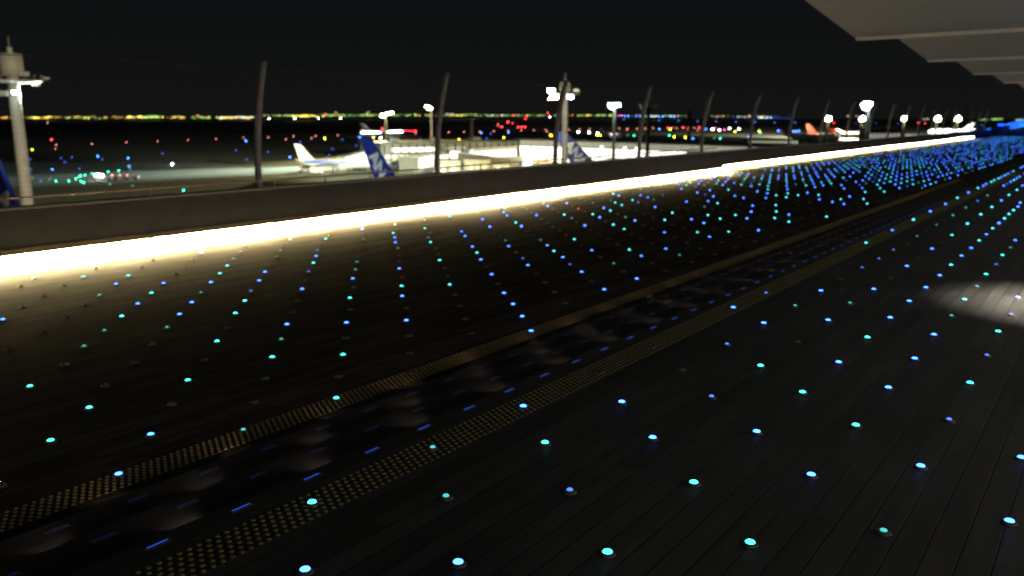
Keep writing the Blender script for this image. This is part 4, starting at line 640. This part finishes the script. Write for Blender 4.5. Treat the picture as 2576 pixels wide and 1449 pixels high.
for k in range(14):
    x = L * 0.28 + k * L * 0.045
    bm = bmesh.new(); f.box(bm, x, x + 1.5, 0.4, 0.7, H * (0.765 if 2 <= k <= 5 else 0.70), H * (0.765 if 2 <= k <= 5 else 0.70) + 0.35); obj('eave_lamp', bm, M_LAMP, t)
lamp('pier_spill', 'AREA', (L * 0.33, 14 * f.sg, 6), 42000, (1, 0.97, 0.8), t, 30, (L * 0.33, 40 * f.sg, -8))

# grey concourse left of the pier
pl, pr = at(958, 361, 455), at(1302, 358, 500)
f = Face(pl, pr, APRON, pl.z); t = f.root('concourse_building', 'grey flat roofed concourse with a glowing window band', 'building')
H = f.H; L = f.L
bm = bmesh.new(); f.box(bm, 0, L, -30, 0, 0, H); obj('wall', bm, M_GREYW, t)
bm = bmesh.new(); f.box(bm, -1, L + 1, -31, 1.5, H + 0.002, H + 0.6); obj('roof', bm, M_DARKW, t)
windows(f, t, L * 0.07, L * 0.37, 7, H * 0.60, H * 0.78, M_WBRIGHT, 0.06)
windows(f, t, L * 0.45, L * 0.60, 4, H * 0.66, H * 0.80, M_WDIM, 0.2)
windows(f, t, L * 0.02, L * 0.98, 22, 0.5, H * 0.24, M_WDIM, 0.4)
windows(f, t, L * 0.62, L * 0.98, 6, H * 0.36, H * 0.62, M_WCOLD, 0.05)
windows(f, t, L * 0.02, L * 0.30, 6, H * 0.32, H * 0.46, M_WYEL, 0.3)
for k in range(3):
    bm = bmesh.new(); f.box(bm, L * (0.1 + 0.3 * k), L * (0.16 + 0.3 * k), -12, -7, H + 0.61, H + 2.4); obj('plant_room', bm, M_GREYW, t)
for k in range(18):
    bm = bmesh.new(); f.box(bm, L * 0.02 + k * L * 0.055, L * 0.02 + k * L * 0.055 + 0.3, 0.04, 1.1, H * 0.5, H * 0.95); obj('fin', bm, M_DARKW, t)

# slanting lit hall front
pl, pr = at(1052, 401, 395), at(1128, 382, 430)
f = Face(pl, pr, APRON, (pl.z + pr.z) / 2); t = f.root('lounge_building', 'low hall with a slanting bright yellowish window front', 'building')
H, L = f.H, f.L
bm = bmesh.new(); f.box(bm, 0, L, -10, 0, 0, H); obj('wall', bm, M_GREYW, t)
bm = bmesh.new(); f.box(bm, -0.5, L + 0.5, -10.5, 1.0, H + 0.002, H + 0.4); obj('roof', bm, M_LOUV, t)
windows(f, t, 0.3, L - 0.3, 5, H * 0.25, H * 0.93, M_WYEL, 0.05)
windows(f, t, 0.3, L - 0.3, 4, 0.4, H * 0.2, M_WDIM, 0.3)
# boarding bridges
M_BRIDGE = mat('bridge_panel', (0.5, 0.52, 0.5), 0.5, var=0.1, scale=1.0)
def bridge(label, p0, p1, w_, h, m_side, winm=None, legs=True):
    """enclosed passage from p0 to p1 (centre of its roof line)"""
    t = thing('boarding_bridge', label, 'boarding bridge', (p0.x, p0.y, APRON), 0)
    a = Vector((0, 0, p0.z - APRON)); b = Vector((p1.x - p0.x, p1.y - p0.y, p1.z - APRON))
    d = (b - a).normalized(); s = Vector((d.y, -d.x, 0)).normalized(); u = s.cross(d)
    if u.z < 0: u = -u
    def prism(bm, t0, t1, s0, s1, u0, u1):
        vs = [bm.verts.new(a + (b - a) * tt + s * ss + u * uu) for tt in (t0, t1) for ss in (s0, s1) for uu in (u0, u1)]
        for fc in ((0, 1, 3, 2), (4, 6, 7, 5), (0, 4, 5, 1), (2, 3, 7, 6), (0, 2, 6, 4), (1, 5, 7, 3)): bm.faces.new([vs[i] for i in fc])
    bm = bmesh.new(); prism(bm, 0, 1, -w_ / 2, w_ / 2, -h, 0); obj('tunnel', bm, m_side, t)
    bm = bmesh.new(); prism(bm, -0.01, 1.01, -w_ / 2 - 0.2, w_ / 2 + 0.2, 0.01, 0.2); obj('roof', bm, M_BRIDGE, t)
    if winm:
        for sg in (-1, 1):
            for k in range(6):
                bm = bmesh.new(); prism(bm, 0.03 + k * 0.16, 0.03 + k * 0.16 + 0.14, min(sg * (w_ / 2 + 0.01), sg * (w_ / 2 + 0.05)), max(sg * (w_ / 2 + 0.01), sg * (w_ / 2 + 0.05)), -h * 0.78, -h * 0.25); obj('window', bm, winm, t)
    if legs:
        for k in (0.25, 0.85):
            c = a + (b - a) * k
            for sg in (-1, 1):
                bm = bmesh.new(); q = c + s * sg * (w_ * 0.4); add_cyl(bm, (q.x, q.y, 0), (q.x, q.y, q.z - h), 0.3, seg=8); obj('leg', bm, M_BRIDGE, t)
    return t
bridge('grey boarding bridge sloping down right of the glowing cube', at(1160, 384, 420), at(1296, 404, 380), 4.2, 4.6, M_GREYW, None)
bridge('white boarding bridge rising behind the nose of the white jet', at(858, 396, 400), at(926, 379, 420), 4.5, 4.8, M_BRIDGE, M_WCOLD)
bridge('glazed cold lit corridor bridge in front of the pier', at(1190, 375, 470), at(1300, 368, 470), 4.5, 6.2, M_BRIDGE, M_WCOLD)
p = at(1146.5, 379, 425)
t = thing('bridge_rotunda', 'glowing cube shaped bridge head beside the dark fence post', 'boarding bridge', (p.x, p.y, APRON), PHI)
hh = p.z - APRON
bm = bmesh.new(); add_cyl(bm, (0, 0, 0), (0, 0, hh - 4.2), 0.9, seg=12); obj('column', bm, M_BRIDGE, t)
bm = bmesh.new(); add_box(bm, -2.6, 2.6, -2.6, 2.6, hh - 4.2, hh); obj('cabin', bm, M_BRIDGE, t)
for k in range(2):
    bm = bmesh.new(); add_box(bm, -2.4 + 2.5 * k, -0.1 + 2.5 * k, -2.66, -2.61, hh - 3.6, hh - 0.4); obj('window', bm, M_WBRIGHT, t)
# low sheds at the pier foot
for i, (x0, y0, x1, y1, D, lb, nw, m) in enumerate(((1090, 404, 1160, 403, 372, 'low brown shed with a lit door at the pier foot', 2, M_WDIM), (1168, 402, 1232, 403, 365, 'low grey store with pale lit bays at the pier foot', 3, M_WDIM), (1238, 412, 1288, 413, 360, 'small store beside the bright light column', 2, M_WCOLD))):
    pl, pr = at(x0, y0, D), at(x1, y1, D)
    f = Face(pl, pr, APRON); t = f.root('apron_store', lb, 'building')
    bm = bmesh.new(); f.box(bm, 0, f.L, -8, 0, 0, f.H); obj('wall', bm, M_GREYW, t)
    bm = bmesh.new(); f.box(bm, -0.3, f.L + 0.3, -8.3, 0.5, f.H + 0.002, f.H + 0.3); obj('roof', bm, M_DARKW, t)
    windows(f, t, f.L * 0.15, f.L * 0.9, nw, f.H * 0.15, f.H * 0.75, m, 0.45, 'door')
p = at(1327, 396, 372)
t = thing('light_column', 'bright cold white light column standing before the pier', 'lamp', (p.x, p.y, APRON))
bm = bmesh.new(); add_cyl(bm, (0, 0, 0), (0, 0, p.z - APRON), 0.5, 0.4, 10); obj('pole', bm, M_BRIDGE, t)
bm = bmesh.new(); add_box(bm, -2.1, 2.1, -0.6, -0.5 + 1.1, p.z - APRON - 4.6, p.z - APRON + 0.4); obj('lens', bm, M_WCOLD, t)
pl, pr = at(1338, 408, 366), at(1392, 407, 366)
f = Face(pl, pr, APRON); t = f.root('amber_slab', 'glowing amber shelter roof in front of the pier', 'slab')
bm = bmesh.new(); f.box(bm, 0, f.L, -4, 0, f.H - 0.5, f.H); obj('roof', bm, M_AMBER, t)  # slab glows by itself, in place of the orange lit patch
for k in range(3):
    bm = bmesh.new(); f.box(bm, k * f.L / 2.1, k * f.L / 2.1 + 0.3, -2, -1.7, 0, f.H - 0.5); obj('leg', bm, M_LOUV, t)

# low row of lit sheds before the red tailed jets
pl, pr = at(1880, 352, 640), at(2010, 354, 640)
f = Face(pl, pr, APRON); t = f.root('far_shed', 'low far shed with a row of small white lamps', 'building')
bm = bmesh.new(); f.box(bm, 0, f.L, -12, 0, 0, f.H); obj('wall', bm, M_GREYW, t)
windows(f, t, 0.5, f.L - 0.5, 14, f.H * 0.6, f.H * 0.92, M_WMID, 0.35, 'lamp_panel')
pl, pr = at(2186, 326, 700), at(2268, 326, 700)
f = Face(pl, pr, APRON); t = f.root('far_building', 'dim olive building between the parked jets', 'building')
bm = bmesh.new(); f.box(bm, 0, f.L, -20, 0, 0, f.H); obj('wall', bm, M_LOUV, t)
bm = bmesh.new(); f.box(bm, -1, f.L + 1, -21, 1, f.H + 0.002, f.H + 0.5); obj('roof', bm, M_DARKW, t)
windows(f, t, 0.5, f.L - 0.5, 8, f.H * 0.35, f.H * 0.8, M_WDIM, 0.3)

# ------------------------------------------------------------------ aircraft
M_JWHITE = mat('jet_white_paint', (0.78, 0.78, 0.78), 0.3, var=0.04, scale=0.3)
M_JGREY = mat('jet_grey', (0.35, 0.36, 0.38), 0.4, var=0.1)
M_JBLUE = mat('jet_dark_blue', (0.02, 0.045, 0.33), 0.3, var=0.08, scale=0.5)
M_JLBLUE = mat('jet_bright_blue', (0.005, 0.1, 0.55), 0.3, var=0.06)
M_JRED = mat('jet_red_tail', (0.7, 0.05, 0.02), 0.35, var=0.05)
M_LETTER = mat('jet_letter_paint', (0.72, 0.76, 0.8), 0.35, var=0.04)
M_TYRE = mat('tyre_rubber', (0.03, 0.03, 0.03), 0.8)
M_JWIN = glow('cabin_window', (1, 0.95, 0.8), 1.5)
def letters(txt, size, m, M, parent, shear=0.0, ext=0.02):
    cu = bpy.data.curves.new('letters', 'FONT'); cu.body = txt; cu.size = size; cu.extrude = ext; cu.shear = shear; cu.offset = size * 0.035
    cu.align_x = 'CENTER'; cu.align_y = 'CENTER'; cu.space_character = 0.92
    o = bpy.data.objects.new('letters', cu); C.objects.link(o)
    dg = bpy.context.evaluated_depsgraph_get(); me = bpy.data.meshes.new_from_object(o.evaluated_get(dg))
    C.objects.unlink(o); bpy.data.objects.remove(o)
    me.transform(M); me.materials.clear(); me.materials.append(m)
    r = bpy.data.objects.new('lettering', me); C.objects.link(r); r.parent = parent
    return r
def prismy(bm, poly, y0, y1, taper=0.0):
    """poly in xz, thickness along y; slightly thinner towards its top"""
    zt = max(p[1] for p in poly); zb = min(p[1] for p in poly)
    def th(z): return 1 - taper * (z - zb) / max(1e-6, zt - zb)
    A = [bm.verts.new((x, y0 * th(z), z)) for x, z in poly]; B = [bm.verts.new((x, y1 * th(z), z)) for x, z in poly]
    bm.faces.new(A); bm.faces.new(B[::-1])
    for i in range(len(poly)): bm.faces.new((A[i], B[i], B[(i + 1) % len(poly)], A[(i + 1) % len(poly)]))
def jet(label, loc, heading, L=38.0, r=1.95, finh=7.0, m_fin=None, stripe=None, word=None, group=None, nose_lights=False, hump=False, beacon=False, top=None, low=False):
    """airliner with its nose along local +x"""
    t = thing('airliner', label, 'airliner', loc, heading, group)
    k = L / 38.0; zc = (r + 1.3) if low else r * 1.05 + 1.9 * k
    prof = [(-0.5, 0.06, 0.62), (-0.47, 0.16, 0.55), (-0.42, 0.34, 0.42), (-0.34, 0.62, 0.24), (-0.24, 0.88, 0.09), (-0.15, 1.0, 0), (0.1, 1.0, 0), (0.34, 1.0, 0), (0.4, 0.95, -0.02), (0.44, 0.84, -0.07), (0.475, 0.62, -0.14), (0.495, 0.3, -0.2), (0.5, 0.06, -0.22)]
    def hull(bm, rr, a0, a1, seg, x0=-1, x1=1, mi=0):
        rings = []
        for (x, s, dz) in prof:
            if not (x0 <= x <= x1): continue
            h2 = 1.0 + (0.32 * max(0, min(1, (x - 0.14) / 0.1)) if hump else 0)
            ring = []
            for i in range(seg + 1):
                a = a0 + (a1 - a0) * i / seg
                zz = math.sin(a); zz *= h2 if zz > 0 else 1
                ring.append(bm.verts.new((x * L, math.cos(a) * r * s * rr, zc + dz * r + zz * r * s * rr)))
            rings.append(ring)
        for A, B in zip(rings, rings[1:]):
            for i in range(seg):
                fc = bm.faces.new((A[i], A[i + 1], B[i + 1], B[i])); fc.smooth = True; fc.material_index = mi
    bm = bmesh.new(); hull(bm, 1.0, 0, 2 * math.pi, 28); bmesh.ops.remove_doubles(bm, verts=bm.verts, dist=0.001); obj('fuselage', bm, M_JWHITE, t)
    if top:
        bm = bmesh.new(); hull(bm, 1.006, math.radians(18), math.radians(162), 14); obj('roof_paint', bm, top, t)
    if stripe:
        for sg in (0, 1):
            bm = bmesh.new()
            rows = []
            for (x, s, dz) in prof[2:11]:
                u = (x + 0.42) / 0.9; c = math.radians(22 - 20 * u); wd = math.radians(30 * (1 - u) + 5)
                row = []
                for q in (-1, -0.33, 0.33, 1):
                    a = c + wd * q; a = math.pi - a if sg else a
                    row.append(bm.verts.new((x * L, math.cos(a) * r * s * 1.012, zc + dz * r + math.sin(a) * r * s * 1.012)))
                rows.append(row)
            for A, B in zip(rows, rows[1:]):
                for i in range(3): bm.faces.new((A[i], A[i + 1], B[i + 1], B[i])).smooth = True
            obj('stripe', bm, stripe, t)
    for sg in (-1, 1):
        bm = bmesh.new(); add_box(bm, -0.3 * L, 0.3 * L, sg * r * 0.95 - 0.05, sg * r * 0.95 + 0.05, zc + 0.26 * r, zc + 0.36 * r)
        obj('window_band', bm, M_JGREY, t)
    bm = bmesh.new(); add_box(bm, 0.452 * L, 0.463 * L, -r * 0.45, r * 0.45, zc + 0.32 * r, zc + 0.56 * r); obj('cockpit_glass', bm, M_TYRE, t)
    # fin
    zf = zc + r * 0.9; fx = -0.47 * L; c0 = (0.165 if low else 0.185) * L; c1 = 0.075 * L; sw = 0.115 * L
    sh = (0.12 if low else 0.049) * L
    fin = [(fx + c0 + 2.0 * k, zf - 0.2), (fx + c0, zf + 0.5 * k), (fx + c1 - sh, zf + finh), (fx - sh, zf + finh), (fx + 0.01 * L, zf - 0.3)]
    bm = bmesh.new(); prismy(bm, fin, -0.2 * k, 0.2 * k, 0.3); fo = obj('tail_fin', bm, m_fin or M_JWHITE, t)
    if word:
        mx, mz = (fin[1][0] + fin[4][0]) / 2, zf; tx, tz = (fin[2][0] + fin[3][0]) / 2, zf + finh
        ang = math.atan2(tz - mz, tx - mx)
        for sg in (-1, 1):
            cx = mx + (tx - mx) * 0.4; cz = mz + (tz - mz) * 0.4
            base = Matrix.Translation((cx, sg * 0.205 * k, cz)) @ (Matrix.Rotation(math.pi / 2, 4, 'X') if sg < 0 else Matrix.Rotation(math.pi, 4, 'Z') @ Matrix.Rotation(math.pi / 2, 4, 'X'))
            rot = (ang - math.pi) if sg < 0 else (-ang)
            letters(word, c0 * 0.52, M_LETTER, base @ Matrix.Rotation(rot, 4, 'Z'), fo, 0.0, 0.03)
    for sg in (-1, 1):
        bm = bmesh.new()
        P = [(0.10 * L, sg * r * 0.7, zc - 0.45 * r), (-0.09 * L, sg * r * 0.7, zc - 0.45 * r), (-0.19 * L, sg * 0.45 * L, zc + 0.5 * r), (-0.15 * L, sg * 0.45 * L, zc + 0.5 * r)]
        lo = [bm.verts.new(p_) for p_ in P]; hi = [bm.verts.new((x, y, z + (0.9 if abs(y) < r else 0.25) * k)) for x, y, z in P]
        bm.faces.new(lo); bm.faces.new(hi[::-1])
        for i in range(4): bm.faces.new((lo[i], hi[i], hi[(i + 1) % 4], lo[(i + 1) % 4]))
        obj('wing', bm, M_JGREY, t)
        bm = bmesh.new()
        P = [(-0.40 * L, sg * r * 0.3, zc + 0.55 * r), (-0.47 * L, sg * r * 0.3, zc + 0.55 * r), (-0.515 * L, sg * 0.17 * L, zc + 0.9 * r), (-0.49 * L, sg * 0.17 * L, zc + 0.9 * r)]
        lo = [bm.verts.new(p_) for p_ in P]; hi = [bm.verts.new((x, y, z + 0.28 * k)) for x, y, z in P]
        bm.faces.new(lo); bm.faces.new(hi[::-1])
        for i in range(4): bm.faces.new((lo[i], hi[i], hi[(i + 1) % 4], lo[(i + 1) % 4]))
        obj('tailplane', bm, M_JWHITE, t)
        bm = bmesh.new(); ey = sg * 0.15 * L; ez = zc - 1.0 * r
        add_cyl(bm, (0.0, ey, ez), (0.07 * L, ey, ez), 0.75 * k, 1.05 * k, 16); add_cyl(bm, (0.07 * L, ey, ez), (0.115 * L, ey, ez), 1.05 * k, 0.95 * k, 16); add_box(bm, -0.01 * L, 0.06 * L, ey - 0.12, ey + 0.12, ez + 0.6 * k, ez + 1.5 * k)
        obj('engine', bm, M_JGREY, t)
        bm = bmesh.new(); add_cyl(bm, (-0.04 * L, sg * 2.6 * k, 0.55 * k), (-0.04 * L, sg * 2.6 * k, zc - 0.4 * r), 0.14 * k, seg=6)
        for q in (-1, 1): add_cyl(bm, (-0.04 * L + q * 0.0, sg * 2.6 * k + q * 0.45 * k - 0.15, 0.55 * k), (-0.04 * L, sg * 2.6 * k + q * 0.45 * k + 0.15, 0.55 * k), 0.55 * k, seg=14)
        obj('main_gear', bm, M_TYRE, t)
    bm = bmesh.new(); add_cyl(bm, (0.38 * L, 0, 0.4 * k), (0.38 * L, 0, zc - 0.6 * r), 0.1 * k, seg=6); add_cyl(bm, (0.38 * L, -0.3, 0.4 * k), (0.38 * L, 0.3, 0.4 * k), 0.4 * k, seg=12); obj('nose_gear', bm, M_TYRE, t)
    if nose_lights:
        for y in (-1.2, 1.2):
            bm = bmesh.new(); add_ball(bm, (0.2 * L, y * 4, zc - 0.3 * r), nose_lights, 8); obj('landing_light', bm, AF['w'][1], t)
    if beacon:
        bm = bmesh.new(); add_ball(bm, (0, 0, zc + r * 1.1), 0.9, 8); obj('beacon', bm, AF['r'][1], t)
    return t
HR = PHI                      # nose to the right of the picture
g0 = on_z(846, 433, APRON)
jet('white jet with a blue swoosh parked side on at its bridge', (g0.x, g0.y, APRON), HR + math.radians(16), 36, 2.15, 7.2, M_JWHITE, M_JLBLUE)
# two large jets whose blue fins rise over the parapet
def by_fin(label, X, Y, ztop, head, L, r, finh, low=True, **kw):
    """place a jet so that the aft top corner of its fin shows at X, Y"""
    zc = r + 1.3
    p = on_z(X, Y, APRON + zc + r * 0.9 + finh)
    loc = Vector((-0.47 * L - 0.12 * L, 0, 0)); loc.rotate(Matrix.Rotation(head, 3, 'Z'))
    return jet(label, (p.x - loc.x, p.y - loc.y, APRON), head, L, r, finh, low=True, **kw)
by_fin('big jet whose dark blue lettered tail fin leans beside the white jet', 906, 346, 0, HR - math.radians(46), 62, 3.0, 13.2, m_fin=M_JBLUE, word='ANA', top=M_JBLUE)
by_fin('big jet whose blue and white tail fin stands behind the drum headed mast', 1392, 331, 0, HR - math.radians(22), 62, 3.0, 13.2, m_fin=M_JBLUE, word='ANA', top=M_JBLUE)
by_fin('big jet with a blue fin cut by the left edge of the view', -34, 398, 0, HR - math.radians(44), 62, 3.0, 13.2, m_fin=M_JBLUE, word='ANA', top=M_JBLUE)
# red tailed jets to the right
gr = 'red tailed jets parked beyond the pier'
for X, Y, D, nm in ((1968, 321, 880, 'nearest red tailed jet, left of its row'), (2026, 311, 940, 'second red tailed jet with its fin a little higher'), (2087, 322, 960, 'third jet of the row behind the low mast lamp')):
    p = at(X, Y, D)
    L_ = 56; k = L_ / 38; r_ = 2.9; zc_ = r_ * 1.05 + 1.9 * k
    head = HR - math.radians(8)
    loc = Vector((-0.52 * L_, 0, 0)); loc.rotate(Matrix.Rotation(head, 3, 'Z'))
    jet(nm, (p.x - loc.x, p.y - loc.y, APRON), head, L_, r_, max(4, p.z - APRON - zc_ - r_ * 0.9), M_JRED, None, group=gr)
p = at(2390, 331, 1230); jet('bright white jet under the two right hand mast lamps', (p.x, p.y, APRON), HR + math.radians(165), 58, 3.2, 8.5, M_JGREY, None)
p = at(2142, 334, 1090); jet('white jet nose to the right beside the tall blazing mast', (p.x, p.y, APRON), HR + math.radians(6), 40, 2.5, 4.0, M_JWHITE, None)
p = on_z(1535, 343, APRON); jet('far jet taxiing with bright landing lights', (p.x, p.y, APRON), HR - math.radians(40), 36, 1.9, 6.5, M_JWHITE, None, nose_lights=1.1)
p = on_z(962, 341, APRON); t = jet('distant taxiing jet with a red beacon and a glowing white and red light streak', (p.x, p.y, APRON), HR + math.radians(2), 62, 2.9, 9.0, M_JWHITE, None, nose_lights=1.0, beacon=True)
M_DAZ = glow('dazzling_white', (0.95, 0.95, 1.0), 30)
bm = bmesh.new(); 
for i in range(24): add_box(bm, -30 + i * 2.5, -27.8 + i * 2.5, -3.2, -3.0, 3.4 + 0.08 * i, 4.7 + 0.08 * i)
obj('light_streak', bm, M_DAZ, t)  # row of glowing boxes makes up the white streak of a moving light
for i in range(5):
    bm = bmesh.new(); add_ball(bm, (33 + 4 * i, -1, 6.6), 0.55, 8); obj('red_streak', bm, AF['r'][1], t)  # red end of the light streak, strung out ahead of the nose

# ------------------------------------------------------------------ ground vehicles on the apron
M_TRUCK = mat('truck_paint', (0.6, 0.62, 0.6), 0.4, var=0.08); M_GLASS = mat('truck_glass', (0.03, 0.04, 0.05), 0.1)
def truck(label, X, Y, head, s=1.0, lit=None):
    p = on_z(X, Y, APRON)
    t = thing('service_truck', label, 'service truck', (p.x, p.y, APRON), head, 'service vehicles round the parked jets'); t.scale = (s, s, s)
    bm = bmesh.new(); add_box(bm, -3.2, 1.4, -1.2, 1.2, 1.0, 3.3); add_box(bm, -3.3, 3.0, -1.1, 1.1, 0.6, 0.98); obj('body', bm, M_TRUCK, t)
    bm = bmesh.new(); add_box(bm, 1.6, 3.1, -1.15, 1.15, 0.99, 2.5); obj('cab', bm, M_TRUCK, t)
    bm = bmesh.new(); add_box(bm, 2.2, 3.13, -1.0, 1.0, 1.7, 2.35); obj('windscreen', bm, M_GLASS, t)
    for x in (-2.2, 2.2):
        for y in (-1.1, 1.1):
            bm = bmesh.new(); add_cyl(bm, (x, y - 0.18, 0.5), (x, y + 0.18, 0.5), 0.5, seg=14); obj('wheel', bm, M_TYRE, t)
    for y in (-0.8, 0.8):
        bm = bmesh.new(); add_ball(bm, (3.14, y, 1.2), 0.2, 8); obj('headlight', bm, AF['w'][1], t)
    bm = bmesh.new(); add_cyl(bm, (2.2, 0, 2.5), (2.2, 0, 2.75), 0.2, seg=8); obj('beacon', bm, AF[lit or 'o'][1], t)
for a_ in (('white truck under the nose of the white jet', 905, 421, HR, 1.0), ('truck with a flashing lamp right of the lettered fin', 1003, 417, HR + 2.6, 1.1), ('truck beside the slanting bright hall', 1030, 409, HR + 0.4, 1.0),
           ('small truck behind the lettered fin', 962, 409, HR + 2.9, 1.0, 'y'), ('low loader behind the tail of the white jet', 768, 431, HR + 3.0, 0.9, 's'), ('second loader under the tail of the white jet', 795, 436, HR + 0.2, 0.8, 's'),
           ('truck in cold light before the pier glass', 1308, 409, HR + 3.0, 1.1, 'w'), ('truck by the amber shelter', 1400, 413, HR, 1.0), ('tanker below the long pier front', 1510, 412, HR + 3.1, 1.3, 'w')):
    truck(*a_)
p = on_z(262, 452, APRON)
t = thing('tow_tractor', 'lit tow tractor with trailer crossing the dark taxiway at left', 'tow tractor', p, HR + math.radians(184))
bm = bmesh.new(); add_box(bm, -3, 3, -1.4, 1.4, 0.5, 1.6); add_box(bm, 1.2, 2.8, -1.2, 1.2, 1.61, 2.7); obj('body', bm, M_TRUCK, t)
bm = bmesh.new(); add_box(bm, -14, -3.6, -1.3, 1.3, 0.8, 1.5); obj('trailer', bm, M_TRUCK, t)
for x in (-13, -9, -5, -2, 2):
    bm = bmesh.new(); add_cyl(bm, (x, -1.4, 0.5), (x, 1.4, 0.5), 0.5, seg=12); obj('wheel', bm, M_TYRE, t)
for i in range(7):
    bm = bmesh.new(); add_ball(bm, (2.6 - 0.9 * i if i < 4 else -4 - 3 * (i - 4), 1.6, 1.9), 0.42 if i < 4 else 0.25, 8); obj('work_lamp', bm, AF['w' if i < 4 else 's'][1], t)
for n, (X, Y) in enumerate(((1500, 415), (1560, 410), (1480, 418))):
    pass
